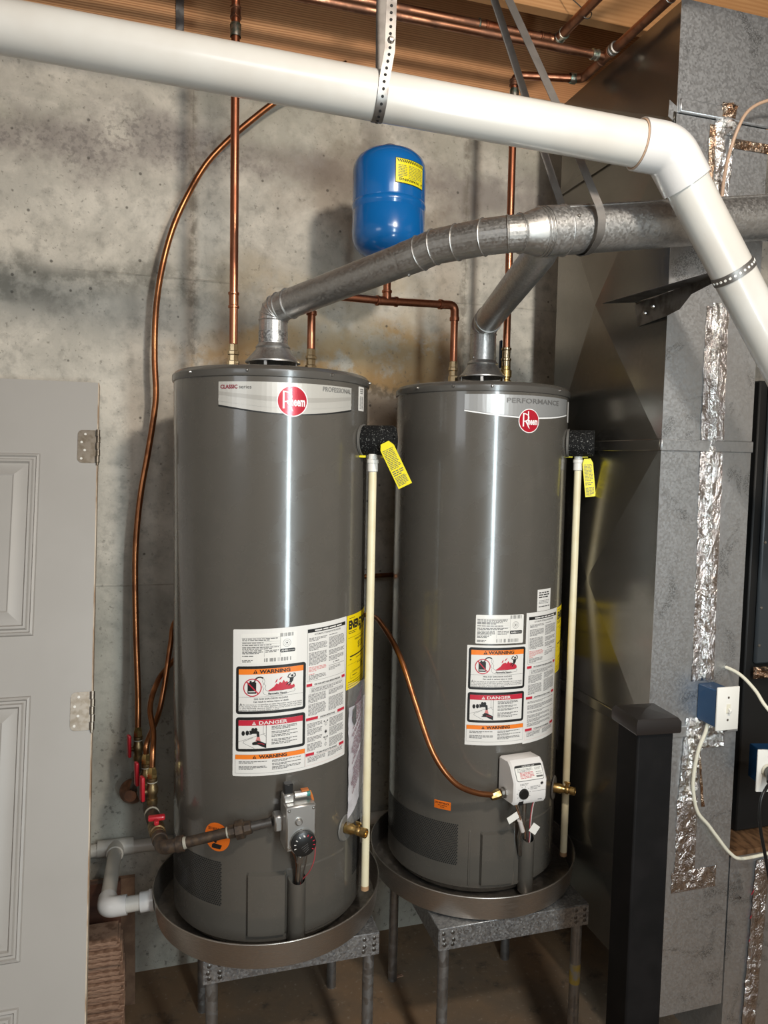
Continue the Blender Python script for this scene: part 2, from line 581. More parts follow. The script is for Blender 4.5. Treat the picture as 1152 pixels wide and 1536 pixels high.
    def build(s, name, mats, parent=None, label=None, cat=None, group=None, kind=None, base=None, sharp=38):
        if isinstance(mats, str):
            mats = [mats]
        if parent is not None:
            b = BASE[parent.name]
        elif base is not None:
            b = Vector(base)
        else:
            lo = [min(v[i] for v in s.v) for i in range(3)]
            hi = [max(v[i] for v in s.v) for i in range(3)]
            b = Vector(((lo[0] + hi[0]) / 2, (lo[1] + hi[1]) / 2, lo[2]))
        me = D.meshes.new(name)
        me.from_pydata([v - b for v in s.v], [], s.f)
        for mm in mats:
            me.materials.append(M(mm))
        me.polygons.foreach_set('material_index', s.m)
        bm = bmesh.new()
        bm.from_mesh(me)
        bmesh.ops.recalc_face_normals(bm, faces=bm.faces)
        bm.to_mesh(me)
        bm.free()
        me.polygons.foreach_set('use_smooth', [True] * len(me.polygons))
        me.set_sharp_from_angle(angle=R_(sharp))
        o = D.objects.new(name, me)
        COL.objects.link(o)
        BASE[o.name] = b
        if parent is not None:
            o.parent = parent
        else:
            o.location = b
        tag(o, label, cat, group, kind)
        return o


BASE = {}


def tag(o, label=None, cat=None, group=None, kind=None):
    if label:
        o['label'] = label
    if cat:
        o['category'] = cat
    if group:
        o['group'] = group
    if kind:
        o['kind'] = kind


def thing(name, label, cat, base, group=None):
    o = D.objects.new(name, None)
    o.empty_display_size = 0.05
    COL.objects.link(o)
    o.location = base
    BASE[o.name] = Vector(base)
    tag(o, label, cat, group)
    return o


# flat print: polygons in label coordinates (u to the right, v up), wrapped on a drum or laid on a plane
TXT = {}


def text_geo(s, size, bold=0.0, sx=1.0):
    key = (s, bold)
    if key not in TXT:
        c = D.curves.new('lettering', 'FONT')
        c.body = s
        c.size = 1.0
        c.offset = bold
        c.resolution_u = 2
        c.fill_mode = 'FRONT'
        o = D.objects.new('lettering', c)
        COL.objects.link(o)
        me = D.meshes.new_from_object(o.evaluated_get(bpy.context.evaluated_depsgraph_get()))
        vs = [(v.co.x, v.co.y) for v in me.vertices]
        fs = [tuple(p.vertices) for p in me.polygons]
        D.objects.remove(o)
        D.curves.remove(c)
        D.meshes.remove(me)
        w0 = min(v[0] for v in vs)
        w1 = max(v[0] for v in vs)
        TXT[key] = (vs, fs, w0, w1)
    vs, fs, w0, w1 = TXT[key]
    return [((x - w0) * size * sx, y * size) for x, y in vs], fs, (w1 - w0) * size * sx


class Print:
    def __init__(s):
        s.v, s.f, s.m = [], [], []
        s.mats = []

    def mi(s, name):
        if name not in s.mats:
            s.mats.append(name)
        return s.mats.index(name)

    def poly(s, pts, layer, mname):
        o = len(s.v)
        s.v += [(p[0], p[1], layer) for p in pts]
        s.f.append(tuple(range(o, o + len(pts))))
        s.m.append(s.mi(mname))

    def rect(s, u0, v0, u1, v1, layer, mname, r=0.0):
        if u0 > u1:
            u0, u1 = u1, u0
        if v0 > v1:
            v0, v1 = v1, v0
        if r <= 0:
            return s.poly([(u0, v0), (u1, v0), (u1, v1), (u0, v1)], layer, mname)
        pts = []
        for cx, cy, a0 in ((u1 - r, v0 + r, -90), (u1 - r, v1 - r, 0), (u0 + r, v1 - r, 90), (u0 + r, v0 + r, 180)):
            for k in range(4):
                a = R_(a0 + 30 * k)
                pts.append((cx + r * math.cos(a), cy + r * math.sin(a)))
        s.poly(pts, layer, mname)

    def line(s, a, b, w, layer, mname):
        dx, dy = b[0] - a[0], b[1] - a[1]
        L = math.hypot(dx, dy) or 1
        nx, ny = -dy / L * w / 2, dx / L * w / 2
        s.poly([(a[0] + nx, a[1] + ny), (a[0] - nx, a[1] - ny), (b[0] - nx, b[1] - ny), (b[0] + nx, b[1] + ny)], layer, mname)

    def strip(s, pts, w, layer, mname):
        for a, b in zip(pts, pts[1:]):
            s.line(a, b, w, layer, mname)

    def frame_(s, u0, v0, u1, v1, w, layer, mname):
        s.strip([(u0, v0), (u1, v0), (u1, v1), (u0, v1), (u0, v0)], w, layer, mname)

    def disc(s, c, r, layer, mname, n=24, rv=None):
        s.poly([(c[0] + r * math.cos(2 * PI * k / n), c[1] + (rv or r) * math.sin(2 * PI * k / n)) for k in range(n)], layer, mname)

    def ring(s, c, r, w, layer, mname, n=28):
        for k in range(n):
            a, b = 2 * PI * k / n, 2 * PI * (k + 1) / n
            s.poly([(c[0] + (r - w) * math.cos(a), c[1] + (r - w) * math.sin(a)), (c[0] + r * math.cos(a), c[1] + r * math.sin(a)),
                    (c[0] + r * math.cos(b), c[1] + r * math.sin(b)), (c[0] + (r - w) * math.cos(b), c[1] + (r - w) * math.sin(b))], layer, mname)

    def text(s, t, u, v, size, layer, mname, align='L', bold=0.0, sx=1.0, width=None, flip=False):
        vs, fs, w = text_geo(t, size, bold, sx)
        if width:
            k = width / w
            vs = [(x * k, y) for x, y in vs]
            w = width
        off = {'L': 0, 'C': -w / 2, 'R': -w}[align]
        o = len(s.v)
        for x, y in vs:
            if flip:
                s.v.append((u - (x + off), v - y, layer))
            else:
                s.v.append((u + x + off, v + y, layer))
        m = s.mi(mname)
        for f in fs:
            s.f.append(tuple(i + o for i in f))
            s.m.append(m)

    def para(s, u0, u1, vt, vb, pitch, layer, mname, h=0.5, last=0.6):
        n = max(1, int(round((vt - vb) / pitch)))
        for i in range(n):
            v = vt - (i + 0.5) * pitch
            e = u1 - random.random() * 0.06 * (u1 - u0)
            if i == n - 1:
                e = u0 + (u1 - u0) * last
            u = u0
            while u < e - pitch * 0.5:
                w = pitch * random.uniform(0.9, 3.2)
                w = min(w, e - u)
                s.rect(u, v - pitch * h / 2, u + w, v + pitch * h / 2, layer, mname)
                u += w + pitch * 0.42

    def build(s, name, mapf, parent, cut=0.012, label=None, cat=None):
        me = D.meshes.new(name)
        me.from_pydata(s.v, [], s.f)
        for mm in s.mats:
            me.materials.append(M(mm))
        me.polygons.foreach_set('material_index', s.m)
        bm = bmesh.new()
        bm.from_mesh(me)
        if cut:
            u0 = min(v[0] for v in s.v)
            u1 = max(v[0] for v in s.v)
            k = math.ceil(u0 / cut)
            while k * cut < u1:
                bmesh.ops.bisect_plane(bm, geom=list(bm.verts) + list(bm.edges) + list(bm.faces), dist=1e-6, plane_co=(k * cut, 0, 0), plane_no=(1, 0, 0))
                k += 1
        b = BASE[parent.name] if parent else Vector((0, 0, 0))
        for v in bm.verts:
            v.co = mapf(v.co.x, v.co.y, 0.0005 + 0.00035 * v.co.z) - b
        bmesh.ops.triangulate(bm, faces=[f for f in bm.faces if len(f.verts) > 4])
        bm.to_mesh(me)
        bm.free()
        o = D.objects.new(name, me)
        COL.objects.link(o)
        BASE[o.name] = b
        if parent:
            o.parent = parent
        tag(o, label, cat)
        return o


def on_drum(cx, cy, R, th0, z0):
    def f(u, v, off):
        a = R_(th0) + u / R
        return Vector((cx + (R + off) * math.sin(a), cy - (R + off) * math.cos(a), z0 + v))
    return f


def on_plane(o, ux, uy):
    o, ux, uy = Vector(o), Vector(ux).normalized(), Vector(uy).normalized()
    nz = ux.cross(uy)

    def f(u, v, off):
        return o + ux * u + uy * v + nz * off
    return f


# every group of material goes on one mesh; simple closed solids
def solid_box(name, lo, hi, mats, bev=0.0, **kw):
    c = [(a + b) / 2 for a, b in zip(lo, hi)]
    sz = [b - a for a, b in zip(lo, hi)]
    return MB().box(c, sz, bev=bev).build(name, mats, **kw)

# ================================================================== the setting
YW = 2.471
solid_box('floor', (-2.7, -3.3, -0.12), (3.5, YW + 0.2, 0.0), 'floor_concrete', kind='structure')
wall_back = solid_box('wall_back', (-2.7, YW, 0.0), (3.5, YW + 0.2, 3.013), 'concrete_wall', kind='structure')
solid_box('wall_left', (-2.8, -3.3, 0.0), (-2.6, YW, 3.32), 'room_wall', kind='structure')
solid_box('wall_right', (3.4, -3.3, 0.0), (3.6, YW, 3.32), 'room_wall', kind='structure')
solid_box('wall_front', (-2.6, -3.4, 0.0), (3.4, -3.2, 3.32), 'room_wall', kind='structure')
solid_box('ceiling', (-2.7, -3.3, 3.32), (3.5, YW + 0.2, 3.36), 'subfloor', kind='structure')


def fin(a, b, w, t):      # thin uneven ridge left where two form boards met
    a, b = Vector(a), Vector(b)
    n = 60
    mb = MB()
    d = (b - a).normalized()
    side = Vector((d.z, 0, -d.x))
    vs, fs = [], []
    for i in range(n + 1):
        p = a.lerp(b, i / n) + side * random.uniform(-.0012, .0012)
        ww = w * random.uniform(.5, 1.3)
        tt = t * random.uniform(.2, 1.4)
        vs += [p - side * ww / 2, p + Vector((0, -tt, 0)), p + side * ww / 2]
    for i in range(n):
        fs += [(3 * i, 3 * i + 1, 3 * i + 4, 3 * i + 3), (3 * i + 1, 3 * i + 2, 3 * i + 5, 3 * i + 4)]
    return mb.add(vs, fs)


for a, b in (((0.093, YW, 0.02), (0.093, YW, 3.0)), ((1.02, YW, 0.02), (1.02, YW, 3.0)), ((-0.83, YW, 0.02), (-0.83, YW, 3.0)),
             ((-1.7, YW, 2.273), (1.95, YW, 2.273)), ((-1.7, YW, 1.30), (1.95, YW, 1.30))):
    fin(a, b, 0.008, 0.0028).build('form_seam', 'concrete_wall', wall_back)

# floor framing above the wall
MB().box((0.35, 2.52, 3.166), (5.9, 0.09, 0.300)).build('rim_joist', 'rim_wood',
      label='knotty reddish rim joist lying on the concrete wall', cat='joist')
MB().box((0.35, 2.07, 3.184), (5.9, 0.038, 0.268), bev=0.002).build('floor_joist', 'joist_wood',
      label='orange wooden floor joist in front of the rim joist', cat='joist')

# ================================================================== leaning door
DB = Vector((-0.186, 1.792, 0.012))
DU = Vector((0, 0.312, 0.950)).normalized()
DN = Vector((1, 0, 0)).cross(DU)
DW, DH, DT = 0.762, 2.02, 0.035
door = thing('interior_door', 'loose off-white panelled door leaning against the concrete wall', 'door', (DB.x - DW / 2, DB.y, 0))


def dpt(x, s, n=0.0):      # x to the left of the hinge edge, s up the slab, n out of its face
    return DB + Vector((-x, 0, 0)) + DU * s + DN * n


def dbox(mb, x0, x1, s0, s1, n0, n1, mi=0):
    P = [dpt(x, s, n) for n in (n0, n1) for s in (s0, s1) for x in (x0, x1)]
    mb.add(P, [(0, 1, 3, 2), (4, 6, 7, 5), (0, 4, 5, 1), (2, 3, 7, 6), (0, 2, 6, 4), (1, 5, 7, 3)], mi)
    return mb


dbox(MB(), 0.003, DW, 0.0, DH, -DT, 0.0).build('slab', 'door_paint', door)
dbox(MB(), 0.0, 0.003, 0.0, DH, -DT, -0.0008).build('hinge_edge', 'door_edge', door, label='bare worn wooden edge')


def door_panel(x0, x1, s0, s1):
    rings = [(0, 0), (0.003, 0.006), (0.009, 0.008), (0.012, 0.002), (0.017, 0.002), (0.021, 0.009), (0.027, 0.010), (0.031, 0.001), (0.036, 0.001), (0.066, 0.0115), (0.070, 0.009)]
    vs, fs = [], []
    for d, h in rings:
        for x, s in ((x0 + d, s0 + d), (x1 - d, s0 + d), (x1 - d, s1 - d), (x0 + d, s1 - d)):
            vs.append(dpt(x, s, h))
    for i in range(len(rings) - 1):
        for j in range(4):
            k = (j + 1) % 4
            fs.append((4 * i + j, 4 * i + k, 4 * i + 4 + k, 4 * i + 4 + j))
    fs.append(tuple(range(len(vs) - 4, len(vs))))
    MB().add(vs, fs).build('raised_panel', 'door_paint', door, sharp=20)


for x0, x1 in ((0.155, 0.350), (0.412, 0.607)):
    door_panel(x0, x1, 1.265, 1.790)
    door_panel(x0, x1, 0.46, 1.105)
    door_panel(x0, x1, 0.10, 0.36)

for s in (1.815, 1.055, 0.22):
    mb = MB()
    poly = []
    for k in range(7):
        a = R_(180 + 15 * k)
        poly.append((0.014 + 0.014 * math.cos(a) - 0.056, 0.014 + 0.014 * math.sin(a) - 0.051))
    poly += [(-0.008, -0.051), (-0.008, 0.051)]
    for k in range(7):
        a = R_(90 + 15 * k)
        poly.append((0.014 + 0.014 * math.cos(a) - 0.056, -0.014 + 0.014 * math.sin(a) + 0.051))
    mb.prism(poly, dpt(0, s, 0.0002), (1, 0, 0), DU, 0.0022)
    for i, (a, b) in enumerate(((-0.051, -0.031), (-0.030, -0.011), (-0.010, 0.010), (0.011, 0.030), (0.031, 0.051))):
        mb.cyl(dpt(-0.001 if i % 2 else 0.000, s + a, 0.004), dpt(-0.001 if i % 2 else 0.0, s + b, 0.004), 0.0062, 12)
        if i % 2:
            dbox(mb, 0.0, 0.010, s + a, s + b, 0.0004, 0.0035)
    mb.cyl(dpt(0, s - 0.058, 0.004), dpt(0, s - 0.051, 0.004), 0.004, 10)
    h = mb.build('hinge', 'hinge_steel', door, label='bare steel butt hinge')
    for sx, sv in ((0.035, 0.038), (0.045, 0.013), (0.036, -0.012), (0.045, -0.038)):
        MB().cyl(dpt(sx, s + sv, 0.0022), dpt(sx, s + sv, 0.0029), 0.0036, 10).build('screw_hole', 'plate_white', h)

# ================================================================== boards stacked behind the door
z = 0.0
for i in range(26):
    t = 0.0112
    x1 = -0.112 + random.uniform(-.012, .006) - (0.006 if i > 17 else 0)
    y0 = 2.135 + random.uniform(-.014, .010)
    ORD = 'topmost second third fourth fifth sixth seventh eighth ninth tenth eleventh twelfth thirteenth fourteenth fifteenth sixteenth seventeenth eighteenth nineteenth twentieth twenty-first twenty-second twenty-third twenty-fourth twenty-fifth lowest'.split()
    lab = ('topmost thin brown plank of the stack behind the door' if i == 25 else
           'lowest thin brown plank of the stack behind the door' if i == 0 else
           ORD[25 - i] + ' thin brown plank from the top of the stack behind the door')
    p = MB().box(((-0.70 + x1) / 2, y0 + 0.05, z + t / 2), (0.70 + x1, 0.10, t), bev=0.0012).build('plank', ['plank_end'], label=lab, cat='plank', group='planks stacked behind the door')
    z += t + 0.0006 + (0.0016 if i % 3 else 0.0004)
MB().box((-0.39, 2.30, 0.212), (0.53, 0.02, 0.424)).build('brown_board', 'plank_dark', label='dark reddish-brown board standing behind the plank stack', cat='board')
MB().box((-0.385, 2.331, 0.206), (0.60, 0.018, 0.412)).build('plywood_sheet', 'plywood', label='raw plywood sheet standing on edge behind the dark board', cat='board')
MB().box((-0.39, 2.352, 0.19), (0.572, 0.012, 0.38)).build('plywood_sheet', 'plywood', label='thinner plywood sheet standing nearest the concrete wall', cat='board')

# ================================================================== sheet-metal duct beside the heaters
DX0, DX1, DY0, DY1 = 1.2365, 1.522, 1.635, 2.20
duct = thing('sheet_metal_duct', 'tall galvanized sheet-metal furnace duct with foil tape on its front', 'duct', (1.38, 1.92, 0.19))
MB().box(((DX0 + DX1) / 2 + .001, (DY0 + DY1) / 2 + .001, (0.32 + 2.86) / 2), (DX1 - DX0 - .008, DY1 - DY0 - .008, 2.54)).build('duct_core', 'galv_duct_shaded', duct)


def panel_x(z0, z1, crease=0.0):      # side panel facing the heaters, creased from corner to corner
    y0, y1 = DY0 + 0.001, DY1
    xf, xb = DX0, DX0 + 0.003
    c = (xf - crease, (y0 + y1) / 2, (z0 + z1) / 2)
    vs = [(xf, y0, z0), (xf, y1, z0), (xf, y1, z1), (xf, y0, z1), c, (xb, y0, z0), (xb, y1, z0), (xb, y1, z1), (xb, y0, z1)]
    fs = [(0, 4, 1), (1, 4, 2), (2, 4, 3), (3, 4, 0), (5, 6, 7, 8), (0, 1, 6, 5), (1, 2, 7, 6), (2, 3, 8, 7), (3, 0, 5, 8)]
    return MB().add(vs, fs).build('side_panel', 'galv_duct_shaded', duct, sharp=0.05)


def panel_y(z0, z1, x0=DX0, x1=DX1, mats='galv_duct', bulge=0.002):
    yf, yb = DY0, DY0 + 0.003
    c = ((x0 + x1) / 2, yf - bulge, (z0 + z1) / 2)
    vs = [(x0, yf, z0), (x1, yf, z0), (x1, yf, z1), (x0, yf, z1), c, (x0, yb, z0), (x1, yb, z0), (x1, yb, z1), (x0, yb, z1)]
    fs = [(0, 1, 4), (1, 2, 4), (2, 3, 4), (3, 0, 4), (5, 8, 7, 6), (0, 5, 6, 1), (1, 6, 7, 2), (2, 7, 8, 3), (3, 8, 5, 0)]
    return MB().add(vs, fs).build('front_panel', mats, duct, sharp=0.05)


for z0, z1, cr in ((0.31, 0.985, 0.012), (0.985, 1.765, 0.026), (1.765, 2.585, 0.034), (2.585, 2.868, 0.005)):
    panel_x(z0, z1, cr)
panel_y(0.19, 0.985)
panel_y(0.985, 1.765)
panel_y(1.765, 2.597)
panel_y(2.600, 2.875, DX0, 1.95)
for zc in (1.000, 1.768):     # slip joints around the duct
    MB().box((DX0 - 0.0035, (DY0 + DY1) / 2, zc), (0.007, DY1 - DY0, 0.030), bev=0.002).build('slip_joint', 'galv_duct_shaded', duct)
    MB().box(((DX0 + DX1) / 2 - .002, DY0 - 0.0035, zc), (DX1 - DX0 + 0.006, 0.007, 0.030), bev=0.002).build('slip_joint', 'galv_duct', duct)
MB().box((1.59, DY0 - 0.005, 2.616), (0.70, 0.009, 0.034), bev=0.003).build('slip_joint', 'galv_duct', duct)
MB().box((DX0 - 0.004, (DY0 + DY1) / 2, 2.590), (0.008, DY1 - DY0, 0.024), bev=0.002).build('slip_joint', 'galv_duct_shaded', duct)
MB().prism([(0, 0), (0.020, -0.012), (0.026, 0.026), (0.002, 0.040)], (DX0 - 0.022, DY0 + 0.004, 2.588), (1, 0, 0), (0, 0, 1), 0.0015).build('bent_tab', 'galv_duct', duct)


def crumple(name, m, x0, x1, z0, z1, parent, amp=0.004, nx=8, nz=40, edge=None, y=DY0):
    vs, fs = [], []
    for j in range(nz + 1):
        for i in range(nx + 1):
            fx, fz = i / nx, j / nz
            e = 0 if i in (0, nx) or j in (0, nz) else 1
            xx = x0 + (x1 - x0) * fx + (edge(fz) if edge else 0) + (random.uniform(-.002, .002) if i in (0, nx) else 0)
            vs.append((xx, y - 0.0025 - e * (0.3 * amp + amp * random.random()), z0 + (z1 - z0) * fz))
    for j in range(nz):
        for i in range(nx):
            a = j * (nx + 1) + i
            fs.append((a, a + 1, a + nx + 2, a + nx + 1))
    return MB().add(vs, fs).build(name, m, parent, sharp=25)


crumple('foil_tape', 'foil_flat', 1.356, 1.428, 1.135, 2.13, duct, 0.0012, 6, 50, lambda f: -0.012 * f + .008)
crumple('foil_tape', 'foil_tape', 1.374, 1.404, 1.135, 2.14, duct, 0.008, 4, 60, lambda f: -0.012 * f + .010 + .002 * math.sin(9 * f))
crumple('foil_tape', 'foil_tape', 1.356, 1.386, 2.37, 2.60, duct, 0.010, 4, 22, lambda f: .004 * math.sin(5 * f))
crumple('foil_tape', 'foil_brown', 1.336, 1.356, 2.35, 2.585, duct, 0.006, 3, 20)
crumple('foil_tape', 'foil_tape', 1.362, 1.415, 2.565, 2.605, duct, 0.016, 6, 6)
crumple('foil_tape', 'foil_brown', 1.365, 1.408, 2.605, 2.640, duct, 0.014, 6, 6, None, DY0 - .008)
crumple('foil_tape', 'foil_tape', 1.386, 1.402, 2.37, 2.56, duct, 0.006, 3, 20, lambda f: .012 * f)
crumple('foil_tape', 'foil_brown', 1.400, 1.530, 2.535, 2.560, duct, 0.008, 12, 4)
crumple('foil_tape', 'foil_tape', 1.352, 1.408, 0.80, 1.035, duct, 0.012, 8, 26, lambda f: -.012 * (1 - f))
crumple('foil_tape', 'foil_tape', 1.400, 1.475, 0.945, 1.03, duct, 0.014, 8, 10, lambda f: .02 * f)
crumple('foil_tape', 'foil_brown', 1.394, 1.402, 0.78, 0.95, duct, 0.006, 2, 14, lambda f: .025 * (1 - f))
crumple('foil_tape', 'foil_flat', 1.338, 1.405, 0.600, 0.81, duct, 0.0035, 8, 22)
crumple('foil_tape', 'foil_flat', 1.330, 1.478, 0.545, 0.605, duct, 0.003, 12, 8, lambda f: 0)

# pipe-strap bracket screwed to the duct, holding the lower run of white pipe
br = thing('pipe_bracket', 'bent dark sheet-metal bracket screwed to the duct below the white pipe', 'bracket', (1.22, 1.57, 2.08))
MB().prism([(1.755, 2.145), (1.735, 2.085), (1.62, 2.092), (1.57, 2.100), (1.53, 2.128), (1.46, 2.138), (1.405, 2.10), (1.385, 2.15), (1.40, 2.160)], (1.2215, 0, 0), (0, 1, 0), (0, 0, 1), 0.0015).build('upright_flange', 'steel_dark', br)
MB().prism([(1.150, 1.80), (1.221, 1.755), (1.223, 1.385), (1.195, 1.385)], (0, 0, 2.152), (1, 0, 0), (0, 1, 0), 0.0015).build('ledge', 'steel_dark', br)
for y, zz in ((1.705, 2.115), (1.672, 2.126)):
    MB().lathe([(0, -.005), (.004, -.004), (.006, 0)], (1.2200, y, zz), (1, 0, 0), 10).build('screw', 'steel', br)

# switch box and cables on the duct front
sw = thing('light_switch', 'white toggle switch plate on a blue box mounted on the duct', 'switch', (1.418, 1.6, 1.02))
MB().box((1.413, 1.5985, 1.080), (0.052, 0.071, 0.098), bev=0.002).build('box', 'box_blue', sw, label='blue plastic electrical box')
MB().box((1.420, 1.5595, 1.081), (0.070, 0.006, 0.116), bev=0.0025, seg=2).build('plate', 'plate_white', sw)
tg = MB().box((1.420, 1.5558, 1.081), (0.011, 0.002, 0.024)).build('toggle_slot', 'cable_cream', sw)
MB().box((1.420, 1.551, 1.077), (0.007, 0.011, 0.011), bev=0.001, rot=Matrix.Rotation(R_(22), 3, 'X')).build('toggle', 'plate_white', tg)
for dz in (0.030, -0.030):
    MB().lathe([(0, .0012), (.003, .0008), (.0034, 0)], (1.420, 1.5565, 1.081 + dz), (0, -1, 0), 10).build('screw', 'steel', sw)

MB().tube(smooth_path([(1.396, 1.600, 1.028), (1.390, 1.602, 1.0), (1.376, 1.606, .957), (1.371, 1.612, .90), (1.373, 1.616, .845), (1.392, 1.618, .778), (1.430, 1.618, .735), (1.458, 1.615, .700), (1.500, 1.608, .650), (1.54, 1.603, .632), (1.66, 1.60, .640), (1.75, 1.60, .65)]), 0.0048, 10).build('switch_cable', 'cable_cream', label='cream electrical cable running from the switch box down the duct', cat='cable')
MB().tube(smooth_path([(1.47, 1.66, 1.17), (1.488, 1.60, 1.158), (1.497, 1.55, 1.128), (1.498, 1.515, 1.098), (1.520, 1.48, 1.060), (1.56, 1.47, 1.04)]), 0.0048, 10).build('furnace_cable', 'cable_cream', label='short cream cable curving right from behind the switch plate', cat='cable')
MB().tube(smooth_path([(1.60, 1.55, 2.64), (1.50, 1.55, 2.635), (1.436, 1.555, 2.622), (1.386, 1.558, 2.592), (1.362, 1.565, 2.545), (1.355, 1.585, 2.480), (1.366, 1.610, 2.42), (1.368, 1.618, 2.30)]), 0.0042, 10).build('thermostat_wire', 'cable_tan', label='thin tan wire arching over the duct near the ceiling', cat='cable')

# furnace and its base to the right of the duct
fu = thing('furnace', 'black furnace cabinet standing at the right of the duct', 'furnace', (1.95, 2.0, 0.64))
MB().box((1.955, 2.005, 1.30), (0.67, 0.57, 1.32), bev=0.004).build('cabinet', 'furnace_black', fu)
MB().box((1.972, 1.713, 1.545), (0.655, 0.014, 0.80), bev=0.005).build('door_panel', 'furnace_panel', fu, label='dark grey-blue cabinet door')
for zz in (1.82, 1.72, 1.50, 1.31, 1.20):
    MB().lathe([(0, .003), (.004, .002), (.005, 0)], (1.654, 1.706, zz), (0, -1, 0), 10).build('screw', 'steel', fu)
crumple('foil_tape', 'foil_brown', 1.63, 1.80, 1.105, 1.140, fu, 0.02, 12, 5, None, 1.70)
bs = thing('return_air_box', 'galvanized sheet-metal return box below the furnace with a brown top', 'duct', (1.86, 1.92, 0))
MB().box((1.868, 1.919, 0.31), (0.676, 0.562, 0.62)).build('box_body', 'galv_duct', bs)
MB().box((1.868, 1.915, 0.628), (0.68, 0.56, 0.014)).build('top_board', 'cardboard', bs, label='stained brown board top')
crumple('foil_tape', 'foil_flat', 1.595, 1.645, 0.10, 0.60, bs, 0.006, 6, 30, lambda f: .02 * f)
P_ = Print()
for k in range(7):
    v = 0.08 + k * 0.07
    P_.strip([(0.072, v), (0.082, v + .016), (0.094, v + .010), (0.088, v + .026), (0.104, v + .030)], 0.003, 3, 'print_red')
P_.strip([(0.016, .498), (0.036, .497)], 0.0016, 2, 'print_black')
P_.strip([(0.029, .503), (0.037, .497), (0.030, .491)], 0.0016, 2, 'print_black')
for v, n in ((.560, 3), (.540, 4), (.520, 4)):
    for k in range(n):
        u = 0.010 + 0.009 * k
        P_.strip([(u, v), (u + .002, v + .008), (u + .004, v + .001), (u + .006, v + .006)], 0.0013, 2, 'print_grey')
P_.build('marker_writing', on_plane((1.532, DY0 + .003 - .0045, 0), (1, 0, 0), (0, 0, 1)), bs, cut=0)

# receptacle on the furnace
ou = thing('power_outlet', 'white outlet plate with a black plug at the furnace', 'outlet', (1.60, 1.57, 0.82))
rz = Matrix.Rotation(R_(-14), 3, 'Z')
OX = -0.016
MB().box((1.612 + OX, 1.605, 0.895), (0.056, 0.06, 0.094), rot=rz, bev=0.002).build('box', 'box_blue', ou)
MB().box((1.602 + OX, 1.566, 0.893), (0.088, 0.006, 0.118), rot=rz, bev=0.0025, seg=2).build('plate', 'plate_white', ou)
MB().lathe([(0, .004), (.019, .004), (.020, 0)], (1.588 + OX, 1.564, 0.894), rz @ Vector((0, -1, 0)), 20).build('socket', 'cable_cream', ou)
for dz in (.04, -.04):
    MB().lathe([(0, .0012), (.003, .0008), (.0034, 0)], (1.588 + OX, 1.565, 0.894 + dz), rz @ Vector((0, -1, 0)), 10).build('screw', 'steel', ou)
co = thing('black_cable', 'black power cord hanging from the outlet at the furnace', 'cord', (1.53, 1.48, 0.3))
MB().tube([(1.571, 1.5585, .894), (1.556, 1.535, .895), (1.539, 1.520, .892), (1.528, 1.514, .888)], [.016, .0165, .013, .009], 12).build('plug', 'black_plastic', co)
MB().tube(smooth_path([(1.532, 1.516, .889), (1.500, 1.497, .884), (1.480, 1.49, .865), (1.474, 1.488, .83), (1.480, 1.488, .78), (1.502, 1.488, .70), (1.528, 1.486, .60), (1.556, 1.48, .50), (1.58, 1.47, .36), (1.60, 1.46, .2), (1.62, 1.45, .012), (1.75, 1.45, .006)]), 0.0042, 10).build('cord', 'cord_black', co)

# black newel post
ps = thing('newel_post', 'black square metal post with a flat cap in the right foreground', 'post', (1.052, 1.40, 0))
rp = Matrix.Rotation(R_(-5), 3, 'Z')
MB().box((1.052, 1.402, 0.569), (0.088, 0.088, 1.138), rot=rp, bev=0.004).build('shaft', 'black_post', ps)
MB().box((1.052, 1.402, 0.006), (0.13, 0.13, 0.012), rot=rp, bev=0.003).build('base_plate', 'black_post', ps)
mb = MB()
for k, (h, zz) in enumerate(((.0530, 1.122), (.0545, 1.126), (.0545, 1.148), (.049, 1.156), (0.0, 1.163))):
    mb.v += [Vector((1.052, 1.402, zz)) + rp @ Vector((a * h, b * h, 0)) for a, b in ((-1, -1), (1, -1), (1, 1), (-1, 1))]
for k in range(4):
    for j in range(4):
        mb.f.append((4 * k + j, 4 * k + (j + 1) % 4, 4 * k + 4 + (j + 1) % 4, 4 * k + 4 + j))
        mb.m.append(0)
mb.f.append((3, 2, 1, 0))
mb.m.append(0)
mb.build('cap', 'post_cap', ps)

# ================================================================== water heaters
RH = 0.259
H1 = (0.2855, 2.0286)
H2 = (0.9341, 2.0991)
Z_SEAM = 1.9114
Z_PAN = 0.478


def drum(c, R, th0, z0, skew=0.0):
    def f(u, v, off):
        a = R_(th0) + u / R
        return Vector((c[0] + (R + off) * math.sin(a), c[1] - (R + off) * math.cos(a), z0 + v + skew * u))
    return f


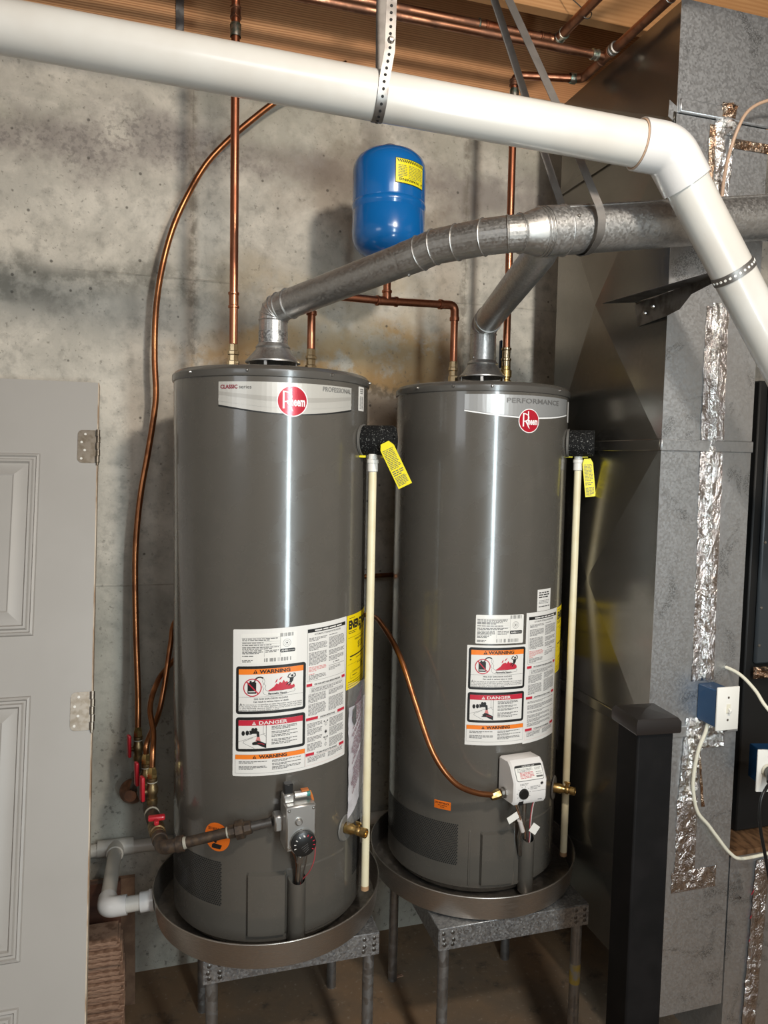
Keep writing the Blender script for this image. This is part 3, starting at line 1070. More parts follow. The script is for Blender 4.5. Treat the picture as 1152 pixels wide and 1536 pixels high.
def rating(P, x, y, w, h, L):
    # rating plate sticker, y is its top edge (v coordinates, upwards positive)
    P.rect(x, y - h, x + w, y, L, 'rating_white', 0.003)
    k = 'print_grey'
    for i in range(22):                                     # bar codes
        if i % 2 == 0 or random.random() < .5:
            P.rect(x + w * (.70 + .25 * i / 22), y - h * .14, x + w * (.70 + .25 * (i + .55) / 22), y - h * .02, L + 1, k)
    for i in range(44):
        if random.random() < .62:
            P.rect(x + w * (.42 + .48 * i / 44), y - h * .95, x + w * (.42 + .48 * (i + .6) / 44), y - h * .83, L + 1, k)
    for v in (.14, .28, .35, .43):
        P.line((x + w * .02, y - h * v), (x + w * .70, y - h * v), .0004, L + 1, k)
    P.line((x + w * .70, y - h * .14), (x + w * .70, y - h * .80), .0004, L + 1, k)
    P.line((x + w * .42, y - h * .53), (x + w * .42, y - h * .80), .0004, L + 1, k)
    for v0, v1, e in ((.15, .27, .66), (.285, .345, .5), (.36, .425, .68), (.44, .53, .69), (.54, .70, .40), (.72, .79, .30), (.86, .95, .22)):
        P.para(x + w * .03, x + w * e, y - h * v0, y - h * v1, .0036, L + 1, k, .55, .8)
    P.para(x + w * .44, x + w * .68, y - h * .55, y - h * .67, .0036, L + 1, k, .5, .8)
    P.ring((x + w * .82, y - h * .36), .0098, .0007, L + 1, k)
    P.ring((x + w * .82, y - h * .36), .0060, .0007, L + 1, k)
    P.disc((x + w * .82, y - h * .36), .0022, L + 1, k, 10)
    P.rect(x + w * .70, y - h * .67, x + w * .97, y - h * .55, L + 1, 'print_black', .003)
    P.text('AHRI', x + w * .715, y - h * .645, .0072, L + 2, 'label_white', bold=.02)
    P.text('CERTIFIED', x + w * .835, y - h * .630, .0038, L + 2, 'label_white')


def tri(P, x, y, s, L, m, m2):
    P.poly([(x - s, y), (x + s, y), (x, y + 1.75 * s)], L, m)
    P.line((x, y + .55 * s), (x, y + 1.2 * s), .28 * s, L + 1, m2)
    P.line((x, y + .2 * s), (x, y + .4 * s), .28 * s, L + 1, m2)


def left_col(P, X, Y, W, L=1):
    # stacked warning panels; X left edge, Y top edge
    s = W / .179

    def x(a):
        return X + a * s

    def r(x0, y0, x1, y1, l, m, rad=0.0):
        P.rect(x(x0), Y - y1, x(x1), Y - y0, l, m, rad)

    def p(pts, l, m):
        P.poly([(x(a), Y - b) for a, b in pts], l, m)

    def st(pts, w, l, m):
        P.strip([(x(a), Y - b) for a, b in pts], w, l, m)
    K = 'print_black'
    r(.005, .002, .177, .121, L, K, .007)
    r(.012, .009, .170, .114, L + 1, 'label_white', .002)
    r(.012, .009, .170, .0225, L + 2, 'print_orange')
    P.text('WARNING', x(.100), Y - .0200, .0122, L + 3, K, 'C', .035, 1.25)
    tri(P, x(.053), Y - .0203, .0055, L + 3, K, 'print_orange')
    # no-petrol-can pictogram
    p([(.034, .070), (.055, .070), (.055, .043), (.050, .040), (.034, .043)], L + 2, K)
    r(.039, .038, .044, .043, L + 2, K)
    r(.036, .064, .053, .066, L + 3, 'label_white')
    st([(.051, .041), (.053, .034), (.059, .0300), (.066, .0295), (.072, .0325)], .0032, L + 2, K)
    P.ring((x(.046), Y - .055), .0225 * s, .0024, L + 3, 'print_red')
    P.line((x(.031), Y - .039), (x(.061), Y - .071), .0028, L + 4, 'print_red')
    # vapour cloud outline
    st([(.073, .033), (.076, .040), (.074, .046), (.078, .052), (.076, .058), (.079, .063), (.086, .066), (.110, .066), (.134, .064), (.141, .061), (.147, .063), (.150, .067), (.147, .071), (.136, .072), (.125, .075), (.104, .076), (.082, .0755), (.074, .072), (.071, .066), (.073, .060), (.070, .053), (.073, .047), (.070, .040), (.072, .034)], .0006, L + 2, K)
    P.text('Flammable Vapors', x(.084), Y - .0735, .0062, L + 3, K, bold=.03)
    # flames and burning figure
    p([(.082, .0655), (.098, .055), (.104, .047), (.108, .050), (.112, .044), (.117, .047), (.121, .040), (.125, .046), (.130, .044), (.133, .052), (.140, .048), (.139, .056), (.147, .053), (.143, .060), (.149, .060), (.141, .0645)], L + 2, 'print_red')
    p([(.100, .046), (.103, .039), (.107, .036), (.105, .043)], L + 2, 'print_red')
    p([(.109, .040), (.113, .034), (.119, .031), (.114, .038)], L + 2, 'print_red')
    P.disc((x(.142), Y - .0315), .0030, L + 3, K, 12)
    p([(.136, .036), (.146, .035), (.144, .045), (.136, .048)], L + 3, K)
    st([(.137, .037), (.131, .034), (.134, .028), (.138, .027)], .0022, L + 3, K)
    st([(.145, .036), (.150, .033), (.149, .027), (.145, .026)], .0022, L + 3, K)
    st([(.138, .046), (.131, .049), (.128, .053)], .0026, L + 3, K)
    st([(.142, .045), (.136, .052), (.133, .056)], .0026, L + 3, K)
    r(.012, .0785, .170, .0790, L + 2, K)
    P.text('FIRE AND EXPLOSION HAZARD', x(.091), Y - .0858, .0058, L + 2, 'print_grey', 'C', .03)
    P.text('Can result in serious injury or death', x(.091), Y - .0925, .0058, L + 2, 'print_grey', 'C', .03)
    tri(P, x(.0175), Y - .0992, .0034, L + 2, K, 'label_white')
    for i, t in enumerate(('Do not store or use gasoline or other flammable vapors and liquids', 'in the vicinity of this or any other appliance. Storage or use of gasoline',
                           'or other flammable vapors or liquids in the vicinity of this or any other', 'appliance can result in serious injury or death.')):
        a = .0225 if i == 0 else .014
        P.text(t, x(a), Y - .0992 - .0046 * i, .0049, L + 2, 'print_grey', bold=.012, width=(.167 - a) * s * (1 if i < 3 else .64))
    # scald panel
    r(.005, .129, .177, .215, L, K, .007)
    r(.012, .136, .170, .208, L + 1, 'label_white', .002)
    r(.012, .136, .170, .1500, L + 2, 'print_red')
    P.text('DANGER', x(.097), Y - .1475, .0118, L + 3, 'label_white', 'C', .02, 1.45)
    tri(P, x(.0505), Y - .1480, .0050, L + 3, 'label_white', 'print_red')
    st([(.0125, .190), (.046, .179), (.078, .170)], .0006, L + 2, K)
    st([(.052, .207), (.024, .193), (.026, .1885), (.048, .180)], .0006, L + 2, K)
    st([(.073, .150), (.073, .172), (.080, .178)], .0006, L + 2, K)
    st([(.080, .150), (.080, .207)], .0010, L + 2, K)
    for a, b in ((.024, .169), (.034, .168)):
        P.disc((x(a), Y - b), .0042, L + 2, K, 14, .0062)
    P.ring((x(.042), Y - .167), .0052, .0014, L + 2, K, 16)
    r(.040, .163, .060, .170, L + 3, K)
    for a in (.048, .055):
        P.disc((x(a), Y - .160), .0040, L + 3, K, 12, .0048)
    p([(.056, .163), (.063, .165), (.064, .178), (.058, .178)], L + 3, K)
    p([(.058, .178), (.064, .178), (.067, .190), (.054, .190)], L + 2, 'print_redtext')
    p([(.080, .207), (.080, .196), (.070, .191), (.060, .187), (.054, .187), (.062, .191), (.052, .190), (.047, .192), (.056, .194), (.046, .196), (.049, .198), (.060, .198), (.068, .202)], L + 3, K)
    st([(.060, .1945), (.070, .1955), (.076, .198)], .0012, L + 4, 'print_red')
    for y0, y1 in ((.1525, .163), (.1655, .1715), (.1740, .182), (.185, .1905), (.193, .200)):
        P.para(x(.093), x(.158), Y - y0, Y - y1, .0034, L + 2, 'print_grey', .55, .7)
    # lower warning
    P.frame_(x(.004), Y - .270, x(.177), Y - .223, .0005, L, 'print_grey')
    r(.004, .223, .177, .2345, L, 'print_orange')
    P.text('WARNING', x(.097), Y - .2325, .0112, L + 1, K, 'C', .035, 1.25)
    tri(P, x(.052), Y - .2328, .0046, L + 1, K, 'print_orange')
    for y0, y1 in ((.239, .2455), (.251, .2610)):
        P.para(x(.013), x(.085), Y - y0, Y - y1, .0033, L, 'print_grey', .55, .5)
    for y0, y1 in ((.238, .2445), (.2465, .2530), (.2545, .2635)):
        P.para(x(.095), x(.169), Y - y0, Y - y1, .0031, L, 'print_grey', .55, .5)


def right_col(P, X, Y, W, H, L=1, pictos=True):
    s = W / .131
    q = H / .366

    def x(a):
        return X + a * s

    def y(b):
        return Y - b * q
    K, G = 'print_black', 'print_line'
    P.frame_(x(.004), y(.142), x(.127), y(.008), .0005, L, 'print_grey')
    P.rect(x(.004), y(.017), x(.127), y(.0085), L, K)
    P.para(x(.024), x(.112), y(.0092), y(.0164), .0072, L + 1, 'label_white', .45, 1)
    P.text('AUTOMATIC STORAGE WATER HEATER', x(.0655), y(.0250), .0062, L, 'print_grey', 'C', .015, width=.085 * s)
    pt = .0033
    for a, b in ((.030, .041), (.044, .064), (.068, .102)):
        P.para(x(.008), x(.062), y(a), y(b), pt, L, G, .55, .5)
    P.para(x(.008), x(.062), y(.105), y(.120), pt, L, 'print_redtext', .5, .4)
    P.para(x(.008), x(.024), y(.1225), y(.126), pt, L, 'print_redtext', .5, 1)
    P.para(x(.008), x(.060), y(.126), y(.1385), pt, L, G, .55, .5)
    for a, b in ((.030, .034), (.037, .068), (.071, .084), (.087, .100)):
        P.para(x(.068), x(.124), y(a), y(b), pt, L, G, .55, .5)
    tri(P, x(.084), y(.107), .002, L, K, 'label_white')
    P.para(x(.090), x(.104), y(.103), y(.107), .004, L, 'print_grey', .6, 1)
    P.line((x(.068), y(.112)), (x(.124), y(.112)), .0009, L, 'print_grey')
    P.para(x(.068), x(.110), y(.115), y(.126), pt, L, G, .5, .5)

    def head(b, t, l):
        P.rect(x(.002), y(b + .0072), x(.002 + l), y(b), L, 'print_red')
        P.rect(x(.128 - l * .8), y(b + .0072), x(.128), y(b), L, 'print_red')
        P.text(t, x(.067), y(b + .0062), .0058, L, K, 'C', .03, width=(.116 - 2 * l) * s)
        P.line((x(.002), y(b + .0085)), (x(.128), y(b + .0085)), .0004, L, 'print_grey')
    head(.148, 'FOR YOUR SAFETY READ BEFORE OPERATING', .016)
    P.frame_(x(.012), y(.1725), x(.120), y(.160), .0004, L, 'print_grey')
    P.para(x(.016), x(.117), y(.161), y(.1718), .0034, L, G, .55, .7)
    for a, b in ((.175, .198), (.201, .231)):
        P.para(x(.008), x(.061), y(a), y(b), pt, L, G, .55, .5)
    for a, b in ((.175, .190), (.194, .231)):
        P.para(x(.069), x(.124), y(a), y(b), pt, L, G, .55, .5)
    head(.236, 'LIGHTING INSTRUCTIONS', .034 if pictos else .022)
    if pictos:
        for a, b in ((.250, .262), (.265, .283), (.286, .300), (.303, .322)):
            P.para(x(.006), x(.050), y(a), y(b), pt, L, G, .55, .5)
        for cy in (.262, .283, .301, .316):
            P.ring((x(.061), y(cy)), .0042, .0007, L, 'print_grey', 14)
            P.line((x(.061), y(cy - .006)), (x(.061), y(cy + .006)), .0007, L, 'print_grey')
        P.disc((x(.061), y(.283)), .003, L, K, 12)
        for cy in (.255, .297):
            P.disc((x(.056), y(cy)), .0022, L, 'print_grey', 10)
            P.disc((x(.066), y(cy)), .0022, L, 'print_grey', 10)
        for a, b in ((.250, .272), (.275, .300), (.303, .325)):
            P.para(x(.073), x(.125), y(a), y(b), pt, L, G, .55, .5)
    else:
        for a, b in ((.250, .258), (.261, .275), (.278, .286), (.289, .298), (.301, .310), (.313, .322)):
            P.para(x(.008), x(.108 if a > .28 else .124), y(a), y(b), pt, L, G, .55, .5)
        P.frame_(x(.112), y(.315), x(.124), y(.294), .0005, L, 'print_grey')
        P.ring((x(.118), y(.304)), .004, .0008, L, 'print_grey', 12)
    head(.328, 'TO TURN OFF GAS TO THE APPLIANCE', .024)
    for a, b in ((.339, .353),):
        P.para(x(.008), x(.062), y(a), y(b), pt, L, G, .55, .5)
        P.para(x(.069), x(.124), y(a), y(b), pt, L, G, .55, .5)
    P.frame_(x(.002), y(.360), x(.128), y(.337), .0003, L, 'print_redtext')


def energy(P, W, Hh, L=0):
    P.rect(0, -Hh, W, 0, L, 'energy_yellow')
    K = 'print_black'
    P.para(.010, .040, -.006, -.010, .004, L + 1, K, .4, 1)
    P.text('ENERGYGUIDE', .008, -.036, .030, L + 1, K, bold=.055, width=W - .016)
    P.poly([(.075, -.034), (.083, -.034), (.083, -.044), (.087, -.044), (.079, -.054), (.071, -.044), (.075, -.044)], L + 1, K)
    P.para(.008, .052, -.041, -.050, .0045, L + 1, K, .4, .8)
    P.para(.088, .150, -.040, -.050, .0045, L + 1, K, .4, .8)
    P.line((.006, -.060), (W - .006, -.060), .0007, L + 1, K)
    P.text('Estimated Yearly Energy Cost', W / 2, -.070, .0075, L + 1, K, 'C')
    P.text('$320', W / 2 - .004, -.094, .026, L + 1, K, 'C', -.01, .8)
    P.rect(.016, -.112, W - .012, -.1085, L + 1, K)
    P.para(.016, .024, -.116, -.121, .005, L + 1, K, .5, 1)
    P.para(.050, .100, -.117, -.121, .004, L + 1, K, .4, 1)
    P.line((.006, -.131), (W - .006, -.131), .0005, L + 1, K)
    P.para(.060, .120, -.133, -.137, .004, L + 1, K, .4, 1)
    P.text('174', W / 2 + .012, -.150, .016, L + 1, K, 'C', .03)
    P.para(.030, .110, -.150, -.154, .004, L + 1, K, .4, 1)
    P.frame_(.020, -.170, W - .030, -.155, .0005, L + 1, K)
    P.para(.030, .060, -.160, -.165, .005, L + 1, K, .4, 1)
    for v in (.176, .182, .188):
        P.para(.008, W - .01, -v, -v - .004, .004, L + 1, K, .4, .8)


def logo(P, u, v, r, L):
    P.disc((u, v), r, L, 'logo_white', 48)
    P.disc((u, v), r * .935, L + 1, 'logo_red', 48)
    m = 'logo_white'
    # tall initial with a kicked leg, condensed letters after it
    P.rect(u - r * .62, v - r * .48, u - r * .50, v + r * .62, L + 2, m)
    P.strip([(u - r * .62 + r * .57 * math.sin(a) * 1.0, v + r * .27 + r * .33 * math.cos(a)) for a in [R_(k * 15) for k in range(0, 13)]], r * .075, L + 2, m)
    P.poly([(u - r * .40, v - r * .04), (u - r * .24, v - r * .04), (u + r * .06, v - r * .66), (u - r * .06, v - r * .58)], L + 2, m)
    P.rect(u - r * .155, v - r * .30, u - r * .06, v + r * .78, L + 2, m)
    P.text('heem', u - r * .13, v - r * .30, r * .80, L + 2, m, bold=.03, width=r * .95)


def drum_slab(c, th0, th1, z0, z1, off, bev, R=RH):
    ths = [th0, th0 + math.degrees(bev / R)]
    n = max(2, int((th1 - th0) / 3))
    t0, t1 = th0 + math.degrees(bev / R), th1 - math.degrees(bev / R)
    ths = [th0] + [t0 + (t1 - t0) * k / n for k in range(n + 1)] + [th1]
    zs = [z0, z0 + bev, z1 - bev, z1]
    vs, fs = [], []
    for i, t in enumerate(ths):
        for j, zz in enumerate(zs):
            o = off if 0 < i < len(ths) - 1 and 0 < j < 3 else 0.0
            vs.append((c[0] + (R + o) * math.sin(R_(t)), c[1] - (R + o) * math.cos(R_(t)), zz))
    for i in range(len(ths) - 1):
        for j in range(3):
            fs.append((4 * i + j, 4 * i + 4 + j, 4 * i + 5 + j, 4 * i + 1 + j))
    return MB().add(vs, fs)


def screen(c, th0, th1, z0, z1, parent):
    mb = MB()
    pit = .0058
    n = int(R_(th1 - th0) * RH / pit)
    rows = int((z1 - z0) / (pit * .866))
    f = drum(c, RH, th0, z0)
    for j in range(rows + 1):
        for i in range(n + 1):
            u = (i + .5 * (j % 2)) * pit
            v = j * pit * .866
            mb.add([f(u + .0024 * math.cos(PI / 3 * k + .5), v + .0024 * math.sin(PI / 3 * k + .5), .0006) for k in range(6)], [tuple(range(6))])
    return mb.build('vent_screen_holes', 'hole_black', parent, kind='stuff', sharp=180)


def heater(c, label):
    t = thing('water_heater', label, 'water heater', (c[0], c[1], Z_PAN + .003))
    MB().lathe([(0, Z_PAN + .003), (.236, Z_PAN + .003), (.246, Z_PAN + .012), (.252, Z_PAN + .022), (RH, Z_PAN + .028), (RH, Z_SEAM)], (c[0], c[1], 0), n=120).build('jacket', 'heater_paint', t)
    MB().lathe([(RH - .002, Z_SEAM - .006), (RH + .0035, Z_SEAM - .004), (RH + .0045, Z_SEAM), (RH + .004, Z_SEAM + .012), (RH - .004, Z_SEAM + .021), (RH - .012, Z_SEAM + .0235), (0, Z_SEAM + .025)], (c[0], c[1], 0), n=120).build('lid', 'lid_paint', t)
    return t


def fr(c, a):
    N = Vector((math.sin(R_(a)), -math.cos(R_(a)), 0))
    T = Vector((math.cos(R_(a)), math.sin(R_(a)), 0))
    rot = Matrix((T, -N, Vector((0, 0, 1)))).transposed()

    def at(r, t, z):
        return Vector((c[0], c[1], 0)) + N * r + T * t + Vector((0, 0, z))
    return N, T, rot, at


def lid_screws(c, ths, parent, z=Z_SEAM + .008):
    for th in ths:
        N, T, rot, at = fr(c, th)
        MB().lathe([(0, .006), (.0022, .0055), (.004, .002), (.0042, 0)], at(RH + .0035, 0, z), N, 10).build('screw', 'steel', parent)


def burner_tube(c, a, z0, z1, parent):
    N, T, rot, at = fr(c, a)
    vs, fs = [], []
    n = 28
    Ro, Ri = .0225, .0205
    for k in range(n):
        t = 2 * PI * k / n
        ct, stt = math.cos(t), math.sin(t)
        zt = z1 + .020 * (1 - ct) / 2
        for R, zz in ((Ro * .8, z0 - .006), (Ro, z0), (Ro, zt), (Ri, zt), (Ri, z0 + .08), (0.0001, z0 + .08)):
            vs.append(at(RH + .010 + R * ct, R * stt, zz))
    for k in range(n):
        for j in range(5):
            a0, a1 = 6 * k + j, 6 * ((k + 1) % n) + j
            fs.append((a0, a1, a1 + 1, a0 + 1))
    mb = MB().add(vs, fs)
    mb.m = [1 if (i % 5) >= 3 else 0 for i in range(len(fs))]
    return mb.build('burner_tube_cover', ['heater_paint', 'hole_black'], parent)


def drain_valve(c, a, z, parent, r_esc=.036):
    N, T, rot, at = fr(c, a)
    d = MB().lathe([(.016, .000), (.016, .003), (r_esc * .92, .004), (r_esc, .001)], at(RH, 0, z), N, 28).build('drain_collar', 'grey_plastic', parent)
    v = MB().lathe([(0, -.002), (.0145, -.002), (.0145, .022), (.012, .026), (.010, .034), (.012, .038), (.012, .044), (.009, .048), (.0125, .050), (.0125, .064), (.008, .066), (.0075, .060), (0, .060)], at(RH, 0, z), N, 20).build('drain_valve', 'brass', parent, label='brass drain cock')
    MB().tube([at(RH + .040, 0, z + .008), at(RH + .041, 0, z + .020)], .0055, 10).build('stem', 'brass', v)
    MB().box(at(RH + .041, 0, z + .022), (.004, .018, .007), rot=rot, bev=.001).build('key', 'brass', v)


def tp_valve(c, a, z, ln, parent, end='foam'):
    N, T, rot, at = fr(c, a)
    MB().lathe([(.030, -.004), (.041, .000), (.042, .006), (.030, .008)], at(RH, 0, z), N, 32).build('valve_collar', 'grey_plastic', parent)
    MB().lathe([(0, .004), (.0375, .004), (.0385, .008), (.0385, ln - .003), (.0370, ln), (.013, ln), (.012, ln - .006), (0, ln - .006)], at(RH, 0, z), N, 36).build('foam_sleeve', 'foam', parent, label='black foam insulation sleeve')
    return at(RH + ln, 0, z), N, T


def discharge(x, y, ztop, zbot, label):
    t = thing('discharge_pipe', label, 'pipe', (x, y, zbot))
    MB().tube([(x, y, zbot), (x, y, ztop - .02)], .0108, 18).build('pipe', 'cpvc', t)
    MB().tube([(x, y, zbot - .0005), (x, y, zbot + .012)], .0110, 18).build('stained_end', 'cpvc_stain', t, label='rust stained lower end')
    MB().lathe([(.0108, -.002), (.0138, 0), (.0138, .020), (.0155, .022), (.0155, .030), (.0125, .032), (.0118, .045), (0, .045)], (x, y, ztop - .032), n=20).build('adapter', 'plate_white', t)
    return t


# ---------------------------------------------------------------- left heater
h1 = heater(H1, 'left grey gas water heater with the silver and beige banner reading PROFESSIONAL')
lid_screws(H1, (-57, -21, 25, 70), h1)
P = Print()
u1 = R_(79.1) * RH
bot = [(u1 * k / 12, -.0585 - .018 * math.sin(PI * k / 12)) for k in range(13)]
P.poly([(0, 0)] + [(u, v) for u, v in bot] + [(u1, 0)], 0, 'banner_silver')
for k in range(12):
    P.poly([bot[k], bot[k + 1], (bot[k + 1][0], bot[k + 1][1] + .0022 + .002 * abs(k + 1 - 6) / 6), (bot[k][0], bot[k][1] + .0022 + .002 * abs(k - 6) / 6)], 1, 'print_black')
for s0, dv, m in ((.030, .012, 'banner_silver_dark'), (.046, .010, 'label_white')):
    for k in range(12):
        a, b = k / 12, (k + 1) / 12
        P.poly([(u1 * a, -s0 - .012 * (math.sin(PI * a) - .6)), (u1 * a, -s0 - dv * .55 - .016 * math.sin(PI * a) + .006), (u1 * b, -s0 - dv * .55 - .016 * math.sin(PI * b) + .006), (u1 * b, -s0 - .012 * (math.sin(PI * b) - .6))], 1 if s0 < .04 else 2, 'banner_silver_dark' if s0 < .04 else 'banner_silver')
P.text('CLASSIC', .006, -.0165, .0125, 3, 'classic_red', bold=.028, width=.044)
P.text('series', .054, -.0165, .0125, 3, 'print_grey', width=.030)
P.text('PROFESSIONAL', u1 - .004, -.0155, .0165, 3, 'print_grey', 'R', width=.094)
P.build('banner', drum(H1, RH, -37.6, 1.8930, .002), h1, label='silver and beige brand banner')
P = Print()
logo(P, 0, 0, .0375, 4)
P.build('brand_badge', drum(H1, RH, 2.4, 1.850), h1, label='round red brand badge')
P = Print()
P.rect(0, -.062, .038, 0, 0, 'label_white', .002)
for k in range(30):
    if k % 3:
        P.rect(.008, -.024 - k * .0011, .016, -.0247 - k * .0011, 1, 'print_grey')
        P.rect(.020, -.024 - k * .0011, .030, -.0247 - k * .0011, 1, 'print_grey')
P.para(.010, .030, -.004, -.021, .005, 1, 'print_grey', .6, .8)
P.build('bar_code_sticker', drum(H1, RH, 49.5, 1.902), h1)
# instruction label
P = Print()
P.rect(0, -.366, .310, 0, 0, 'label_white', .003)
rating(P, .019, -.011, .137, .074, 1)
left_col(P, 0.003, -.089, .179)
right_col(P, .180, -.004, .128, .360)
P.build('instruction_label', drum(H1, RH, -28.1, 1.296, .045), h1, label='large white warning and instruction label')
P = Print()
energy(P, .172, .196)
P.build('energy_label', drum(H1, RH, 41.0, 1.309), h1, label='yellow energy label')
P = Print()
P.disc((0, 0), .0365, 0, 'sticker_orange', 32)
P.text('DO NOT BLOCK', 0, .0165, .0100, 1, 'print_black', 'C', .02, width=.050)
P.para(-.018, .018, .012, .008, .004, 1, 'print_black', .4, 1)
P.poly([(-.015, -.030), (.010, -.030), (.015, -.019), (-.008, -.017), (-.014, -.021)], 1, 'print_black')
P.disc((-.004, -.012), .004, 1, 'print_black', 10)
P.build('round_sticker', drum(H1, RH, -37.4, .767, .0), h1, label='round orange sticker')
screen(H1, -88, -34.6, .592, .706, h1)
screen(H1, 52.5, 88, .592, .706, h1)
drum_slab(H1, -19.5, 2.0, .522, .686, .011, .005).build('access_panel', 'heater_paint', h1)
drum_slab(H1, 2.0, 42.0, .512, .690, .003, .003).build('access_panel', 'heater_paint', h1)
burner_tube(H1, 7.4, .508, .660, h1)
drain_valve(H1, 43.0, .742, h1)
tpe, N, T = tp_valve(H1, 56, 1.765, .088, h1)
# gas control of the left heater
N, T, rot, at = fr(H1, 5.0)
gv = MB().box(at(RH + .050, .001, .832), (.074, .062, .112), rot=rot, bev=.004).box(at(RH + .010, 0, .832), (.05, .05, .06), rot=rot).build('gas_valve', 'cast_aluminium', h1, label='cast aluminium gas control valve')
MB().lathe([(0, .016), (.024, .016), (.0295, .013), (.0305, .0)], at(RH + .081, .005, .797), N, 36).build('temperature_dial', 'black_plastic', gv, label='black temperature dial')
MB().torus(at(RH + .083, .005, .797), N, .0312, .0012, 36, 6).build('dial_rim', 'steel', gv)
P = Print()
for k, a in enumerate(range(-30, 220, 25)):
    m = 'print_red' if a < 80 else 'label_white'
    P.line((.021 * math.cos(R_(a)), .021 * math.sin(R_(a))), (.026 * math.cos(R_(a)), .026 * math.sin(R_(a))), .002, 1, m)
P.poly([(-.002, .020), (.002, .020), (0, .025)], 2, 'label_white')
for k in range(4):
    v = -.002 - k * .0045
    P.line((-.008 + .003 * k, v - .004), (.008 + .001 * k, v + .005), .0005, 1, 'print_line')
P.build('dial_print', on_plane(at(RH + .0972, .005, .797), T, (0, 0, 1)), gv, cut=0)
for a, b in ((-.029, .046), (.031, .046), (-.029, -.046), (.031, -.030)):
    MB().lathe([(0, .003), (.003, .0025), (.0042, .0)], at(RH + .081, a, .832 + b), N, 10).build('screw', 'steel', gv)
MB().lathe([(0, .007), (.006, .007), (.009, .004), (.0095, 0)], at(RH + .081, -.006, .849), N, 20).build('regulator_cap', 'cast_aluminium', gv)
MB().box(at(RH + .046, -.024, .898), (.026, .030, .022), rot=rot, bev=.003).build('knob_seat', 'cast_aluminium', gv)
MB().box(at(RH + .046, -.024, .919), (.021, .021, .026), rot=rot, bev=.002).build('reset_button', 'black_plastic', gv)
MB().tube([at(RH + .046, -.008, .899), at(RH + .046, .022, .899)], .0085, 14).build('thermocouple_port', 'cast_aluminium', gv)
MB().tube([at(RH + .046, .021, .899), at(RH + .046, .031, .899)], .0072, 14).build('port_end', 'teal_plastic', gv)
MB().box(at(RH + .046, .018, .909), (.018, .012, .004), rot=rot).build('clip', 'wire_orange', gv)
MB().tube(smooth_path([at(RH + .046, .030, .902), at(RH + .056, .035, .880), at(RH + .062, .0385, .84), at(RH + .062, .041, .79), at(RH + .058, .042, .74), at(RH + .045, .034, .70), at(RH + .020, .022, .665), at(RH + .012, .018, .645)]), .0013, 6).build('red_wire', 'wire_red', gv)
MB().tube(smooth_path([at(RH + .046, .031, .905), at(RH + .056, .036, .885), at(RH + .060, .038, .85)]), .0030, 6).build('orange_wire', 'wire_orange', gv)
MB().tube(smooth_path([at(RH + .05, .022, .778), at(RH + .05, .024, .74), at(RH + .030, .022, .69), at(RH + .014, .020, .64)]), .0016, 6).build('pilot_tube', 'steel', gv)
MB().tube(smooth_path([at(RH + .05, -.024, .778), at(RH + .05, -.006, .745), at(RH + .030, .004, .70), at(RH + .014, .006, .64)]), .0016, 6).build('thermocouple', 'copper_old', gv)
mt = MB().tube([at(RH + .05, .007, .778), at(RH + .046, .008, .735), at(RH + .026, .010, .69), at(RH + .012, .011, .62)], .0058, 12).build('burner_tube', 'steel', gv)
MB().tube([at(RH + .047, .008, .745), at(RH + .0455, .008, .728)], .0092, 8).build('nut', 'steel', mt)
MB().box(at(RH - .002 + .03, -.044, .832), (.022, .036, .040), rot=rot, bev=.004).build('inlet_boss', 'cast_aluminium', gv)

# ---------------------------------------------------------------- right heater
h2 = heater(H2, 'right grey gas water heater with the silver banner reading PERFORMANCE')
lid_screws(H2, (-67, -41, -18, 32), h2)
P = Print()
u1 = R_(81.4) * RH
bot = [(u1 * k / 14, -.046 - .020 * math.sin(PI * min(1, (k / 14) * .90 + .05)) + .003) for k in range(15)]
P.poly([(0, 0)] + bot + [(u1, 0)], 0, 'banner_grey')
for k in range(14):
    P.poly([bot[k], bot[k + 1], (bot[k + 1][0], bot[k + 1][1] + .0034), (bot[k][0], bot[k][1] + .0034)], 1, 'logo_white')
    P.poly([(bot[k][0], bot[k][1] + .0038), (bot[k + 1][0], bot[k + 1][1] + .0038), (bot[k + 1][0], bot[k + 1][1] + .0048), (bot[k][0], bot[k][1] + .0048)], 1, 'print_grey')
P.text('PERFORMANCE', .2075, -.0215, .0185, 3, 'print_grey', 'C', .010, width=.185)
P.build('banner', drum(H2, RH, -34.2, 1.898, .002), h2, label='silver brand banner')
P = Print()
logo(P, 0, 0, .0330, 4)
P.build('brand_badge', drum(H2, RH, 6.2, 1.829), h2, label='round red brand badge')
P = Print()
P.rect(0, -.060, .034, 0, 0, 'label_white', .002)
P.build('bar_code_sticker', drum(H2, RH, 50.5, 1.895), h2)
P = Print()
rating(P, 0, 0, .139, .081, 0)
P.build('rating_label', drum(H2, RH, -23.6, 1.292), h2, label='white rating plate sticker')
P = Print()
P.rect(0, -.284, .171, 0, 0, 'label_white')
left_col(P, 0.0, -.004, .172)
P.build('warning_label', drum(H2, RH, -28.4, 1.206), h2, label='white label of stacked warning panels')
P = Print()
P.rect(0, -.376, .146, 0, 0, 'label_white')
right_col(P, .005, -.004, .138, .368, 1, False)
P.build('instruction_label', drum(H2, RH, 9.3, 1.294), h2, label='tall white instruction label')
P = Print()
energy(P, .172, .196)
P.build('energy_label', drum(H2, RH, 41.9, 1.292), h2, label='yellow energy label')
P = Print()
P.rect(0, -.062, .060, 0, 0, 'label_white')
P.para(.006, .054, -.006, -.026, .0065, 1, 'print_black', .5, .9)
P.para(.006, .054, -.030, -.042, .004, 1, 'print_line', .4, .9)
P.para(.006, .056, -.046, -.052, .006, 1, 'print_grey', .5, 1)
P.build('phone_sticker', drum(H2, RH, 17.6, 1.357), h2)
